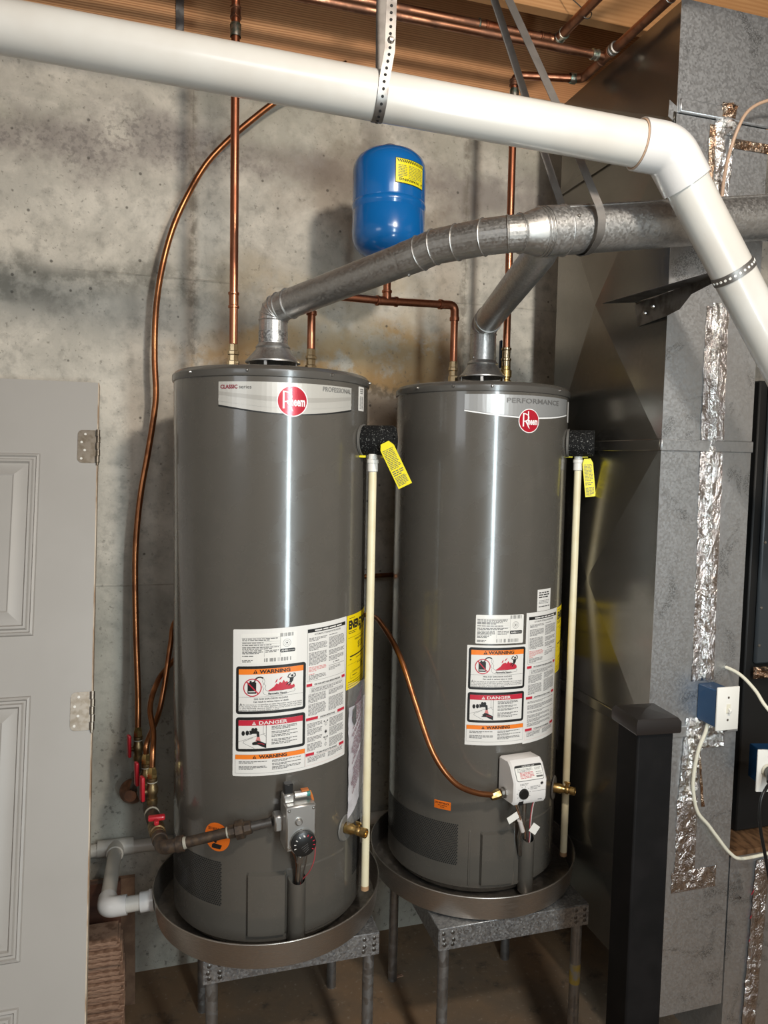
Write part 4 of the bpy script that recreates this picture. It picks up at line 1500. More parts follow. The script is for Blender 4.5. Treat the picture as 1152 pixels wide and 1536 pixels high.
P = Print()
P.rect(0, -.024, .050, 0, 0, 'sticker_orange')
P.text('DO NOT BLOCK', .025, -.0085, .0068, 1, 'print_black', 'C', .03, width=.042)
P.para(.012, .038, -.011, -.015, .004, 1, 'print_black', .4, 1)
P.para(.018, .032, -.016, -.020, .004, 1, 'print_black', .4, 1)
P.build('orange_sticker', drum(H2, RH, -47.0, .748), h2, label='small orange rectangular sticker')
screen(H2, -100, -31.0, .570, .690, h2)
drum_slab(H2, -24.4, -22.8, .512, .674, .0025, .002).build('jacket_rib', 'heater_paint', h2)
drum_slab(H2, -17.0, 5.0, .516, .672, .012, .005).build('access_panel', 'heater_paint', h2)
drum_slab(H2, 5.0, 44.0, .506, .690, .003, .003).build('access_panel', 'heater_paint', h2)
burner_tube(H2, 13.4, .490, .640, h2)
drain_valve(H2, 50.0, .735, h2)
tp_valve(H2, 56, 1.775, .078, h2)
# white electronic gas control
N, T, rot, at = fr(H2, 4.0)
Zc = .838
prof = [(0.0, -.058), (.074, -.052), (.082, -.040), (.083, .012), (.060, .052), (.046, .062), (0.0, .058)]      # side profile: depth, height
gv = MB()
wdt = .104
vs, fs = [], []
cols = [(-wdt / 2, .94), (-wdt / 2 + .005, 1.0), (wdt / 2 - .005, 1.0), (wdt / 2, .94)]
for tx, sc in cols:
    for d, h in prof:
        vs.append(at(RH + .006 + d * sc, tx, Zc + h * sc))
m_ = len(prof)
for i in range(3):
    for j in range(m_ - 1):
        fs.append((i * m_ + j, (i + 1) * m_ + j, (i + 1) * m_ + j + 1, i * m_ + j + 1))
fs += [tuple(range(m_ - 1, -1, -1)), tuple(range(3 * m_, 4 * m_))]
gv = gv.add(vs, fs).build('gas_valve', 'white_plastic', h2, label='white plastic electronic gas control')
MB().box(at(RH + .010, 0, Zc), (.07, .03, .10), rot=rot).build('mount', 'black_plastic', gv)
MB().lathe([(0, .006), (.0125, .006), (.0145, .003), (.015, 0)], at(RH + .089, -.022, .818), N, 28).build('temperature_dial', 'black_plastic', gv, label='black dial')
P = Print()
for a in range(-20, 300, 32):
    P.line((.0185 * math.cos(R_(a)), .0185 * math.sin(R_(a))), (.0215 * math.cos(R_(a)), .0215 * math.sin(R_(a))), .0012, 1, 'print_grey')
P.line((-.006, -.006), (.006, .008), .0012, 14, 'print_line')
P.para(-.012, .016, .030, .024, .0035, 1, 'print_line', .4, .8)
P.para(.020, .052, .020, .008, .0035, 1, 'print_line', .4, .7)
P.disc((.056, .024), .0036, 1, 'print_black', 14)
P.ring((.056, .024), .0050, .0008, 1, 'print_line', 16)
P.line((.026, .004), (.072, .004), .0008, 1, 'print_line')
P.build('front_print', on_plane(at(RH + .0885, -.022, .818), T, (0, 0, 1)), gv, cut=0)
a0, a1 = at(RH + .006 + .083, 0, Zc + .012), at(RH + .006 + .060, 0, Zc + .052)
sd = (a1 - a0).normalized()
P = Print()
P.rect(-.043, .003, .043, .045, 1, 'print_grey', .006)
P.rect(-.0415, .0045, .0415, .0435, 2, 'rating_white', .005)
P.rect(-.0415, .0385, .0415, .0435, 3, 'print_black')
P.text('STATUS LIGHT CODE', 0, .0395, .0040, 4, 'label_white', 'C', .02)
P.para(-.036, .014, .036, .026, .0034, 3, 'print_line', .4, .8)
P.para(-.030, .014, .026, .008, .0034, 3, 'print_red', .45, .8)
P.para(.018, .038, .036, .028, .0025, 3, 'print_line', .4, .8)
for v in (.0245, .0195):
    P.para(.020, .038, v, v - .003, .003, 3, 'print_grey', .5, 1)
P.rect(.019, .009, .039, .0135, 3, 'print_grey')
P.build('status_label', on_plane(a0, T, sd), gv, cut=0)
for tx, zz in ((-.028, Zc - .046), (.030, Zc - .036)):
    MB().box(at(RH + .084, tx, zz), (.014, .008, .012), rot=rot, bev=.001).build('clip_window', 'black_plastic', gv)
P = Print()
P.rect(-.014, -.016, .014, .020, 1, 'label_white')
P.rect(-.014, .016, .014, .020, 2, 'print_red')
P.para(-.012, .012, .014, -.014, .0035, 2, 'print_line', .45, .8)
P.build('side_sticker', on_plane(at(RH + .036, -wdt / 2 - .0002, Zc - .004), -N, (0, 0, 1)), gv, cut=0)
MB().lathe([(0, -.012), (.016, -.012), (.016, .004), (.012, .006), (.012, .014), (0, .014)], at(RH + .040, -wdt / 2, .806), -T, 8).build('inlet_boss', 'steel', gv)
MB().tube([at(RH + .050, .006, .786), at(RH + .048, .006, .72), at(RH + .022, .010, .66), at(RH + .012, .022, .60)], .0062, 12).build('burner_tube', 'steel', gv)
MB().tube(smooth_path([at(RH + .060, -.026, .784), at(RH + .062, -.016, .755), at(RH + .050, .006, .71), at(RH + .034, .026, .665), at(RH + .016, .042, .62)]), .0022, 8).build('pilot_tube', 'steel', gv)
MB().tube([at(RH + .060, -.027, .790), at(RH + .060, -.026, .776)], .0060, 8).build('pilot_nut', 'brass', gv)
MB().tube(smooth_path([at(RH + .058, -.030, .780), at(RH + .060, -.012, .735), at(RH + .046, .012, .690), at(RH + .030, .024, .655)]), .0016, 6).build('igniter_wire', 'wire_brown', gv)
MB().tube([at(RH + .056, -.012, .728), at(RH + .048, .004, .690)], .0065, 12).build('igniter_sleeve', 'wire_white', gv)
for off, m in ((0, 'wire_red'), (.003, 'wire_white')):
    MB().tube(smooth_path([at(RH + .070, .030 + off, .795), at(RH + .068, .020 + off, .772), at(RH + .056, .022 + off, .72), at(RH + .036, .034 + off, .66), at(RH + .016, .046, .62)]), .0014, 6).build('sensor_wire', m, gv)
for p0, rz_, sz in ((at(RH + .064, -.038, .742), 25, (.034, .001, .020)), (at(RH + .054, .038, .694), 52, (.026, .001, .026))):
    MB().box(p0, sz, rot=rot @ Matrix.Rotation(R_(rz_), 3, 'Y').inverted()).build('wire_tag', 'plate_white', gv)
P = Print()
P.para(-.014, .014, .006, -.006, .004, 3, 'print_grey', .4, .6)

# ---------------------------------------------------------------- relief-valve discharge pipes, tags and pouches
D1 = (.525, 1.862)
discharge(D1[0], D1[1], 1.716, .548, 'cream discharge pipe hanging between the two water heaters')
D2 = (1.186, 1.950)
discharge(D2[0], D2[1], 1.728, .505, 'cream discharge pipe at the right side of the right water heater')


def warn_tag(p0, p1, wvec, w, label, stub):
    p0, p1 = Vector(p0), Vector(p1)
    L = (p1 - p0).length
    dn = (p1 - p0).normalized()
    wv = (Vector(wvec) - dn * dn.dot(Vector(wvec))).normalized()
    nz = wv.cross(-dn)
    t = thing('warning_tag', label, 'tag', p1)
    cs = [p0 - wv * w * .30, p0 + wv * w * .30, p0 + wv * w * .5 + dn * L * .12, p1 + wv * w * .5 + dn * 0.0, p1 - wv * w * .5, p0 - wv * w * .5 + dn * L * .12]
    vs = cs + [c - nz * .0008 for c in cs]
    fs = [(0, 5, 4, 3, 2, 1), (6, 7, 8, 9, 10, 11)] + [(i, (i + 1) % 6, 6 + (i + 1) % 6, 6 + i) for i in range(6)]
    MB().add(vs, fs).build('tag_card', 'tag_yellow', t)
    for s in stub:
        MB().box(s, (.020, .010, .006), rot=Matrix.Rotation(R_(-30), 3, 'Z'), bev=.001).build('tag_strap', 'tag_yellow', t)
    P = Print()
    P.para(-w * .40, w * .40, -L * .14, -L * .58, .0042, 1, 'print_grey', .40, .7)
    P.para(-w * .40, w * .40, -L * .61, -L * .72, .0052, 1, 'print_grey', .45, .7)
    P.para(-w * .40, w * .40, -L * .75, -L * .97, .0036, 1, 'print_grey', .45, .7)
    P.build('tag_print', on_plane(p0, wv, -dn), t, cut=0)


warn_tag(aty(577, 664, 1.795), aty(608, 729, 1.775), RIGHT * .9 + UP * .45 - FWD * .25, .038, 'yellow warning tag hanging askew beside the left heater', [Vector((.498, 1.872, 1.722)), Vector((.552, 1.846, 1.722))])
warn_tag(aty(881, 688, 1.925), aty(886, 745, 1.920), RIGHT, .031, 'yellow warning tag hanging straight down beside the right heater', [Vector((1.160, 1.958, 1.735)), Vector((1.202, 1.942, 1.735))])


def pouch(c, th0, th1, z0, z1, label, folded):
    t = thing('document_pouch', label, 'pouch', (c[0] + RH * math.sin(R_(th0)), c[1] - RH * math.cos(R_(th0)), z0))
    rnd = random.Random(5)

    def sheet(a0, a1, b0, b1, off, amp, nx=10, nz=22, slant=0.0):
        vs, fs = [], []
        for j in range(nz + 1):
            for i in range(nx + 1):
                th = R_(a0 + (a1 - a0) * i / nx)
                zz = b0 + (b1 - b0) * j / nz + slant * (i / nx) * (1 - j / nz)
                r = RH + off + amp * (rnd.random() + .8 * math.sin(i * .9 + j * .25))
                if off > .01 and folded:
                    r += .020 * math.sin(PI * min(1, i / nx)) * (1 - .3 * j / nz)
                vs.append((c[0] + r * math.sin(th), c[1] - r * math.cos(th), zz))
        for j in range(nz):
            for i in range(nx):
                a = j * (nx + 1) + i
                fs.append((a, a + 1, a + nx + 2, a + nx + 1))
        return MB().add(vs, fs)
    sheet(th0, th1, z0, z1, .005, .002 if folded else .001, slant=.07 if folded else 0).build('papers', 'pouch_paper', t)
    if folded:
        mb = MB()
        f = drum(c, RH, th0, z0)
        for k in range(34):
            v = (z1 - z0) * (.16 + .80 * k / 34)
            if k in (10, 11, 21, 24):
                continue
            u0 = .016 + .006 * math.sin(k)
            for s in range(6):
                a, b = u0 + s * .011, u0 + s * .011 + .0095
                mb.add([f(a, v + a * .9, .0095), f(b, v + b * .9, .0095), f(b, v + b * .9 + .0034, .0095), f(a, v + a * .9 + .0034, .0095)], [(0, 1, 2, 3)])
        mb.build('printed_lines', 'pouch_print', t, sharp=180)
        mb = MB()
        mb.add([f(.012, .262, .010), f(.022, .246, .010), f(.030, .254, .010), f(.030, .302, .010), f(.012, .292, .010)], [(0, 1, 2, 3, 4)])
        mb.build('black_clip_print', 'print_black', t)
    sheet(th0 - 3, th1 + 4, z0 - .01, z1 + .07, .012 if folded else .009, .003 if folded else .001, slant=.03).build('plastic_bag', 'clear_plastic', t)


pouch(H1, 43, 76, .765, 1.065, 'clear pouch of folded papers stuck on the right side of the left heater', True)
pouch(H2, 66, 96, .82, 1.10, 'clear paper pouch behind the discharge pipe of the right heater', False)

# ---------------------------------------------------------------- drain pans and stands
for c, lab, dy in ((H1, 'shallow round aluminium drain pan under the left water heater', -.010), (H2, 'shallow round aluminium drain pan under the right water heater', -.050)):
    pc = (c[0] - (.014 if c is H2 else 0), c[1] + dy, 0)
    k = 1.0
    t = thing('drain_pan', lab, 'drain pan', (pc[0], pc[1], Z_PAN - .006))
    MB().lathe([(r * k, zz) for r, zz in ((0, Z_PAN - .002), (.300, Z_PAN - .002), (.303, Z_PAN + .002), (.3105, Z_PAN + .062), (.3125, Z_PAN + .062), (.305, Z_PAN - .002), (.301, Z_PAN - .0055), (0, Z_PAN - .0055))], pc, n=120).build('pan_body', 'pan_aluminium', t)
    MB().torus((pc[0], pc[1], Z_PAN + .0625), (0, 0, 1), .3118 * k, .0022, 120, 8).build('rolled_rim', 'pan_aluminium', t)


def stand(x0, x1, y0, y1, label, front):
    zt = .470
    t = thing('heater_stand', label, 'stand', ((x0 + x1) / 2, (y0 + y1) / 2, 0))
    MB().box(((x0 + x1) / 2, (y0 + y1) / 2, zt - .0015), (x1 - x0, y1 - y0, .003), bev=.001).build('top_sheet', 'galv_stand', t)
    for y in (y0, y1):
        MB().box(((x0 + x1) / 2, y, zt - .031), (x1 - x0, .003, .058)).build('apron', 'galv_stand', t)
    for x in (x0, x1):
        MB().box((x, (y0 + y1) / 2, zt - .031), (.003, y1 - y0 - .004, .058)).build('apron', 'galv_stand', t)
    for x in (x0 + .022, x1 - .022):
        for y in (y0 + .022, y1 - .022):
            l = MB().tube([(x, y, 0.0), (x, y, zt - .006)], .0152, 18).build('leg', 'galv_leg', t)
            if x > 1 and y < 1.9:
                MB().tube([(x, y, .225), (x, y, .285)], .0154, 18).build('paint_mark', 'yellow_dab', l, label='dab of yellow paint')
    for x, s in ((x0, 1), (x1, -1)):
        for a, b in ((.012, .014), (.012, .032), (.014, .046), (.040, .014), (.040, .034), (.040, .047)):
            cx = x + s * (a + random.uniform(-.002, .002))
            MB().lathe([(0, .0014), (.0042, .0012), (.0058, .0)], (cx, y0 - .0014, zt - b), (0, -1, 0), 10).build('rivet', 'steel_dark', t)
    return t


mat('yellow_dab', (0.42, 0.31, 0.06), 0.5, 0, var=(0.30, 0.29, 0.26), vscale=40)
stand(.094, .546, 1.789, 2.262, 'galvanized steel stand under the left water heater', True)
stand(.704, 1.156, 1.757, 2.240, 'galvanized steel stand under the right water heater', True)

# ================================================================== vent pipes
def hood(c, zr, label, rr=.069, top=.039):
    t = thing('draft_hood', label, 'draft hood', (c[0], c[1], Z_SEAM + .024))
    o = (c[0], c[1], 0)
    MB().lathe([(rr - .003, zr - .001), (rr + .002, zr - .002), (rr + .002, zr + .002), (rr - .008, zr + .012), (top + .010, zr + .030), (top + .006, zr + .036), (top + .008, zr + .040), (top + .002, zr + .048), (top, zr + .050), (top - .002, zr + .050), (top + .004, zr + .034), (rr - .012, zr + .010)], o, n=48, closed=True).build('skirt', 'galv_flue', t)
    for a in (-25, 65, 155, 245):
        p = Vector((c[0] + (rr - .006) * math.sin(R_(a)), c[1] - (rr - .006) * math.cos(R_(a)), 0))
        MB().box((p.x, p.y, (Z_SEAM + .022 + zr + .006) / 2), (.008, .002, zr - Z_SEAM - .010), rot=Matrix.Rotation(R_(a), 3, 'Z')).build('leg', 'galv_flue', t)
    MB().lathe([(0, Z_SEAM + .0245), (.046, Z_SEAM + .0245), (.046, Z_SEAM + .034), (.040, Z_SEAM + .034), (.040, Z_SEAM + .026), (0, Z_SEAM + .026)], o, n=40).build('flue_collar', 'hole_black', t)
    return t


hood(H1, 1.971, 'flared draft hood standing on the left water heater', .072)
hood(H2, 1.972, 'flared draft hood standing on the right water heater')


def gored(pts, r, parent, name='elbow', m='galv_flue', rings=True):
    MB().tube(pts, r, 32, caps=False).build(name, m, parent, sharp=9)
    if rings:
        for i in range(1, len(pts) - 1):
            d = (Vector(pts[i + 1]) - Vector(pts[i - 1])).normalized()
            MB().torus(pts[i], d, r + .0006, .0017, 36, 6).build('crimp_ring', m, parent)


def ring(p, d, r, parent, w=.0022, m='galv_flue'):
    MB().torus(p, d, r, w, 36, 6).build('crimp_ring', m, parent)


def vscrew(p, d, parent):
    MB().lathe([(0, .005), (.0028, .0045), (.0042, .002), (.0045, 0)], p, d, 8).build('screw', 'steel', parent)


RV = .0385
A = Vector((H1[0], H1[1], 2.004))
B = Vector((H1[0], H1[1], 2.112))
C = Vector((.598, 1.642, 2.204))
E = Vector((.722, 1.512, 2.212))
G = Vector((.790, 1.500, 2.219))
vc = thing('vent_pipe', 'galvanized vent pipe rising from the left water heater', 'vent pipe', (A.x, A.y, A.z))
dBC = (C - B).normalized()
MB().tube([A, A + Vector((0, 0, .050))], RV + .0008, 32).build('riser', 'galv_spangle', vc)
e1 = bend_path([A + Vector((0, 0, .048)), B, B + dBC * .065], .060, 4)
gored(e1, RV, vc)
MB().tube([B + dBC * .058, C - dBC * .072], RV, 32).build('straight_pipe', 'galv_flue', vc)
dCE = (E - C).normalized()
dT = Vector((.614, 0, .100)).normalized()
e2 = [C - dBC * .080, C - dBC * .034, C + (dBC + dCE) * .002 + Vector((0, 0, .002)), C.lerp(E, .34) + Vector((0, 0, .003)), C.lerp(E, .70) + Vector((-.002, -.004, .002)), E + dT * .002, E + dT * .030]
gored(e2, RV + .001, vc)
ring(B + dBC * .060, dBC, RV + .001, vc)
vscrew(C - dBC * .066 - Vector((0, 0, RV + .001)), (0, 0, -1), vc)
vscrew(C - dBC * .060 + Vector((-.02, -.028, .012)), (-.4, -.8, .3), vc)
MB().tube([E + dT * .026, E + dT * .040, E + dT * .072, E + dT * .100], [RV + .002, RV + .003, .0515, .0525], 36).build('increaser', 'galv_flue', vc)
for s in (.030, .078, .086, .094):
    ring(E + dT * s, dT, RV + .003 if s < .05 else .0525, vc)
tr = thing('large_vent_pipe', 'larger galvanized vent pipe running right in front of the duct', 'vent pipe', (1.2, 1.5, 2.2))
T0 = E + dT * .092
RT = .0530
MB().tube([T0, T0 + dT * 1.25], RT, 40).build('trunk', 'galv_flue', tr)
MB().tube([T0, T0 + dT * .045], RT + .0015, 40).build('trunk_end_band', 'galv_flue', tr)
MB().tube([T0 + dT * .62, T0 + dT * 1.25], RT + .0012, 40).build('trunk_overlap', 'galv_flue', tr)
side = Vector((0, -1, 0))
upv = dT.cross(side) * -1
MB().ribbon([T0 + dT * .05 + upv * -(RT + .0005) * -.82 + side * RT * .58, T0 + dT * 1.2 + upv * (RT + .0005) * .82 + side * RT * .58], .006, .002, side * .8 - upv * .6).build('lock_seam', 'galv_flue', tr)
for s in (.045, .62):
    ring(T0 + dT * s, dT, RT + .0012, tr)
vscrew(T0 + dT * .058 + side * RT * .94 + upv * RT * .30, side * .94 + upv * .3, tr)

A2 = Vector((H2[0], H2[1], 2.014))
B2 = Vector((H2[0], H2[1], 2.128))
C2 = Vector((.824, 1.503, 2.206))
v2 = thing('vent_pipe', 'galvanized vent pipe rising from the right water heater into the larger pipe', 'vent pipe', (A2.x, A2.y, A2.z))
d2 = (C2 - B2).normalized()
MB().tube([A2, A2 + Vector((0, 0, .060))], RV + .0008, 32).build('riser', 'galv_flue', v2)
gored(bend_path([A2 + Vector((0, 0, .058)), B2, B2 + d2 * .065], .060, 4), RV, v2)
MB().tube([B2 + d2 * .058, C2 - d2 * .085, C2 - d2 * .060 + Vector((0, 0, .004)), C2 - d2 * .035 + Vector((0, 0, .016)), C2 - d2 * .015 + Vector((0, 0, .034))], [RV, RV, RV, RV * .94, RV * .8], 32).build('straight_pipe', 'galv_flue', v2)
ring(B2 + d2 * .060, d2, RV + .001, v2)
vscrew(B2 + d2 * .075 + Vector((-.030, -.01, .02)), (-.8, -.2, .5), v2)
for x in (-.036, .036):
    vscrew(A2 + Vector((x, -.012, .016)), (x, -.012, 0), v2)


# ================================================================== copper water pipes
def collar(p, d, r, ln, parent, m='copper', beads=True):
    p, d = Vector(p), Vector(d).normalized()
    pr = [(r - .0005, 0), (r + .0035, .001), (r + .0035, .006), (r + .0015, .008), (r + .0015, ln - .008), (r + .0035, ln - .006), (r + .0035, ln - .001), (r - .0005, ln)]
    MB().lathe(pr, p, d, 20).build('coupling', m, parent)


def union(x, y, parent, brass=False):
    z0 = Z_SEAM + .0235
    MB().lathe([(0, 0), (.0135, 0), (.0145, .004), (.0145, .010), (.012, .012)], (x, y, z0), n=16).build('union_gasket', 'blue_union', parent)
    m = 'brass' if brass else 'nickel'
    MB().lathe([(.012, .011), (.0160, .012), (.0160, .034), (.0125, .036), (.0125, .050), (.0155, .052), (.0155, .060), (.0125, .062), (.0125, .078), (.011, .080)], (x, y, z0), n=8 if not brass else 12).build('union', m, parent, sharp=25)


RC = .0111
cp = thing('cold_water_pipe', 'vertical copper pipe rising from the left side of the left water heater', 'pipe', (.180, 2.03, Z_SEAM + .024))
MB().tube(bend_path([(.180, 2.0286, 2.0), (.181, 2.029, 2.905), (.181, 1.70, 2.915)], .022, 5), RC, 18).build('pipe', 'copper', cp)
union(.180, 2.0286, cp)
collar((.180, 2.0286, 2.108), (0, 0, 1), RC, .042, cp)
MB().lathe([(RC + .003, 0), (RC + .0035, .03), (RC + .001, .034)], (.181, 2.029, 2.80), n=16).build('solder_joint', 'solder', cp)
collar((.181, 2.029, 2.845), (0, 0, 1), RC, .030, cp, 'copper_old')

ic = thing('crossover_pipe', 'copper crossover pipe with a tee joining the two water heaters', 'pipe', (.614, 2.05, Z_SEAM + .024))
PT = Vector((.614, 2.062, 2.168))
MB().tube(bend_path([(.390, 2.0286, 2.0), (.390, 2.0286, 2.163), PT, (.838, 2.0991, 2.181), (.838, 2.0991, 2.0)], .020, 5), RC, 18).build('pipe', 'copper', ic)
union(.390, 2.0286, ic)
union(.838, 2.0991, ic)
dx = Vector((.224, .037, .013)).normalized()
tee = MB().lathe([(RC, -.034), (RC + .0035, -.033), (RC + .0035, -.027), (RC + .0015, -.025), (RC + .0015, .025), (RC + .0035, .027), (RC + .0035, .033), (RC, .034)], PT, dx, 20)
tee.lathe([(RC, 0), (RC + .0015, .010), (RC + .0015, .022), (RC + .0035, .024), (RC + .0035, .030), (RC, .031), (RC, .12)], PT, (0, 0, 1), 20)
tee.build('tee', 'copper', ic, label='copper tee under the blue tank')
el = bend_path([PT + dx * .175, Vector((.838, 2.0991, 2.181)), (.838, 2.0991, 2.140)], .020, 6)
MB().tube(el, RC + .0016, 18).build('elbow', 'copper', ic)
collar(PT + dx * .172, dx, RC, .012, ic)
collar((.838, 2.0991, 2.134), (0, 0, 1), RC, .012, ic)
collar((.390, 2.0286, 2.105), (0, 0, 1), RC, .012, ic)

hp = thing('hot_water_pipe', 'vertical copper pipe with a brass union at the right water heater', 'pipe', (1.012, 2.099, Z_SEAM + .024))
HX, HY = 1.012, 2.0991
MB().tube(bend_path([(HX, HY, 2.0), (HX - .006, HY - .01, 2.868), (1.185, 2.03, 2.858)], .020, 5), RC, 18).build('pipe', 'copper', hp)
MB().lathe([(0, 0), (.010, 0), (.010, .012), (.0135, .013), (.0175, .016), (.0175, .030), (.014, .033), (.014, .040), (.018, .042), (.018, .062), (.014, .064), (.014, .075)], (HX, HY, Z_SEAM + .0235), n=18).build('union', 'brass', hp)
MB().lathe([(.0140, 0), (.0140, .016), (.016, .018), (.016, .024), (.0125, .026), (.0125, .048), (.0155, .050), (.0155, .056), (.011, .058)], (HX, HY, Z_SEAM + .0975), n=18).build('union_collar', 'nickel', hp)
MB().box((HX - .005, HY + .030, 2.05), (.006, .014, .085), bev=.002).build('lever', 'box_blue', hp, label='blue lever behind the union')
collar((HX - .006, HY - .01, 2.835), (0, 0, 1), RC, .02, hp, 'copper_old')
MB().lathe([(RC + .002, 0), (RC + .003, .02), (RC + .001, .028)], (HX - .0055, HY - .01, 2.80), n=16).build('solder_joint', 'solder', hp)

# copper runs under the joists
ca = thing('ceiling_water_pipe', 'thick copper pipe under the joists turning toward the camera by the duct', 'pipe', (.8, 2.13, 3.0))
MB().tube(bend_path([(-.6, 2.135, 3.018), (1.165, 2.135, 3.018), (1.178, 1.10, 3.018)], .024, 5), .0143, 18).build('pipe', 'copper_old', ca)
collar((1.108, 2.135, 3.018), (1, 0, 0), .0143, .034, ca, 'copper_old')
collar((1.168, 2.118, 3.018), (0, -1, 0), .0143, .03, ca, 'solder')
collar((.925, 2.135, 3.018), (1, 0, 0), .0143, .06, ca, 'copper')
MB().torus((.905, 2.135, 3.018), (1, 0, 0), .0155, .003, 18, 6).build('solder_joint', 'solder', ca)
cb = thing('ceiling_water_pipe', 'thinner copper pipe running under the joists to the pipe along the duct', 'pipe', (.4, 1.9, 2.84))
MB().tube([(-.6, 1.902, 2.852), (1.185, 1.895, 2.855)], RC, 16).build('pipe', 'copper_old', cb)
collar((1.145, 1.8955, 2.855), (1, 0, 0), RC, .022, cb, 'solder')
cc = thing('ceiling_water_pipe', 'dark copper pipe running toward the camera along the top of the duct', 'pipe', (1.19, 1.6, 2.84))
MB().tube(bend_path([(1.175, 2.032, 2.858), (1.196, 2.02, 2.858), (1.190, .85, 2.862)], .012, 5), .0128, 16).build('pipe', 'copper_old', cc)
collar((1.193, 1.925, 2.859), (0, -1, 0), .0128, .055, cc, 'copper_old')
collar((1.193, 1.868, 2.859), (0, -1, 0), .0128, .020, cc, 'steel')
MB().lathe([(RC + .002, 0), (RC + .004, .006), (RC + .004, .02), (RC + .001, .024)], (1.158, 2.033, 2.858), (1, 0, 0), 16).build('solder_joint', 'solder', cc)
for (x, y, zt) in ((1.176, 1.98, 3.10), (1.192, 1.62, 3.06)):
    zc = 3.018 if x < 1.19 else 2.861
    rr = .0165 if x < 1.19 else .015
    pts = [(x - .10, y + .06, zt + .05), (x - .05, y + .02, zc + .05)] + [(x + rr * math.cos(R_(a)), y, zc + rr * math.sin(R_(a))) for a in range(150, 391, 24)] + [(x + .03, y + .01, zc + .06), (x + .02, y + .05, zt + .08)]
    MB().tube(smooth_path(pts, 3), .0016, 6).build('pipe_hook', 'steel_dark', label='thin wire hook under the thick copper pipe' if x < 1.19 else 'thin wire hook under the dark pipe along the duct', cat='hook')
MB().tube(smooth_path([(1.06, 1.90, 3.16), (1.09, 1.90, 3.10), (1.14, 1.90, 3.075), (1.19, 1.90, 3.10), (1.215, 1.90, 3.18)], 5), .003, 8).build('loose_wire', 'cable_tan', label='loose wire loop hanging from the joist', cat='wire')

# ================================================================== blue expansion tank
TX, TY = .614, 2.062
tk = thing('expansion_tank', 'blue steel expansion tank standing on the copper tee', 'tank', (TX, TY, 2.262))
zt0 = 2.283
MB().lathe([(0, 0), (.030, .001), (.055, .006), (.080, .018), (.095, .034), (.1015, .052), (.1030, .066), (.1030, .128), (.1015, .130), (.1035, .136), (.1050, .140), (.1050, .146), (.1035, .150), (.1020, .153), (.1030, .157), (.1030, .240), (.1012, .256), (.094, .272), (.078, .287), (.055, .297), (.030, .302), (0, .303)], (TX, TY, zt0), n=64).build('shell', 'blue_tank', tk)
MB().lathe([(0, .304), (.026, .300), (.026, .310), (.020, .314), (0, .314)], (TX, TY, zt0), n=24).build('valve_cap', 'blue_tank_dark', tk)
MB().lathe([(RC, -.024), (.0150, -.022), (.0165, -.018), (.0165, -.004), (.022, .000), (.020, .004), (0, .004)], (TX, TY, zt0), n=12).build('nipple', 'brass', tk)
P = Print()
P.rect(-.048, -.032, .048, .034, 0, 'print_black')
P.rect(-.0465, -.030, .0465, .0325, 1, 'tank_label')
for k in range(13):
    u = -.0445 + k * .0068
    P.poly([(u, .031), (u + .0034, .031), (u + .0090, .0235), (u + .0056, .0235)], 2, 'print_black')
P.para(-.040, -.013, .017, -.016, .0042, 2, 'print_grey', .35, .6)
P.para(-.009, .042, .019, -.018, .0040, 2, 'print_grey', .32, .6)
P.text('WARNING', -.004, -.0185, .0092, 2, 'print_black', 'C', .02, width=.066, flip=True)
P.poly([(.037, -.0185), (.044, -.0185), (.0405, -.026)], 2, 'print_black')
P.build('warning_label', drum((TX, TY), .1032, 19, 2.493, -.03), tk, label='yellow warning label stuck on upside down')

# ================================================================== large white PVC pipe
pv = thing('pvc_drain_pipe', 'large white PVC pipe crossing below the ceiling and angling down right', 'pipe', (.4, 1.42, 1.5))
P0 = Vector((-1.20, 1.585, 2.521))
PC = Vector((1.000, 1.342, 2.3635))
PE = Vector((1.62, 1.362, 1.577))
RP = .0446
dm = (PC - P0).normalized()
dl = (PE - PC).normalized()
MB().tube([P0, PC - dm * .040], RP, 40).build('main_run', 'pvc_white', pv)
MB().tube([PC + dl * .040, PE], RP, 40).build('lower_run', 'pvc_white', pv)
el = bend_path([PC - dm * .070, PC, PC + dl * .078], .060, 8)
mbx = MB().tube(el, RP + .0062, 40)
mbx.build('elbow', 'pvc_fitting', pv, label='white 45 degree elbow fitting')
MB().torus(PC - dm * .0705, dm, RP + .0015, .0020, 40, 6).build('primer_ring', 'cable_tan', pv, label='brownish glue line')


def wrap_strap(c, d, r, start, sweep, n=20):
    # points of a strap lying round a pipe: start direction vector, sweep in degrees about d
    from mathutils import Quaternion
    s = Vector(start)
    s = (s - d * s.dot(d)).normalized()
    return [c + (Quaternion(d, R_(sweep * k / n)) @ s) * r for k in range(n + 1)]


def holes(mbp, pts, fr_, to_, step, r, nrm):
    acc, nxt = 0.0, fr_
    for a, b in zip(pts, pts[1:]):
        a, b = Vector(a), Vector(b)
        L = (b - a).length
        while nxt <= acc + L and nxt <= to_:
            p = a.lerp(b, (nxt - acc) / L)
            tan = (b - a).normalized()
            nn = nrm(p, tan)
            mbp.lathe([(0, .0011), (r, .0011), (r, .0)], p + nn * .0006, nn, 8)
            nxt += step
        acc += L


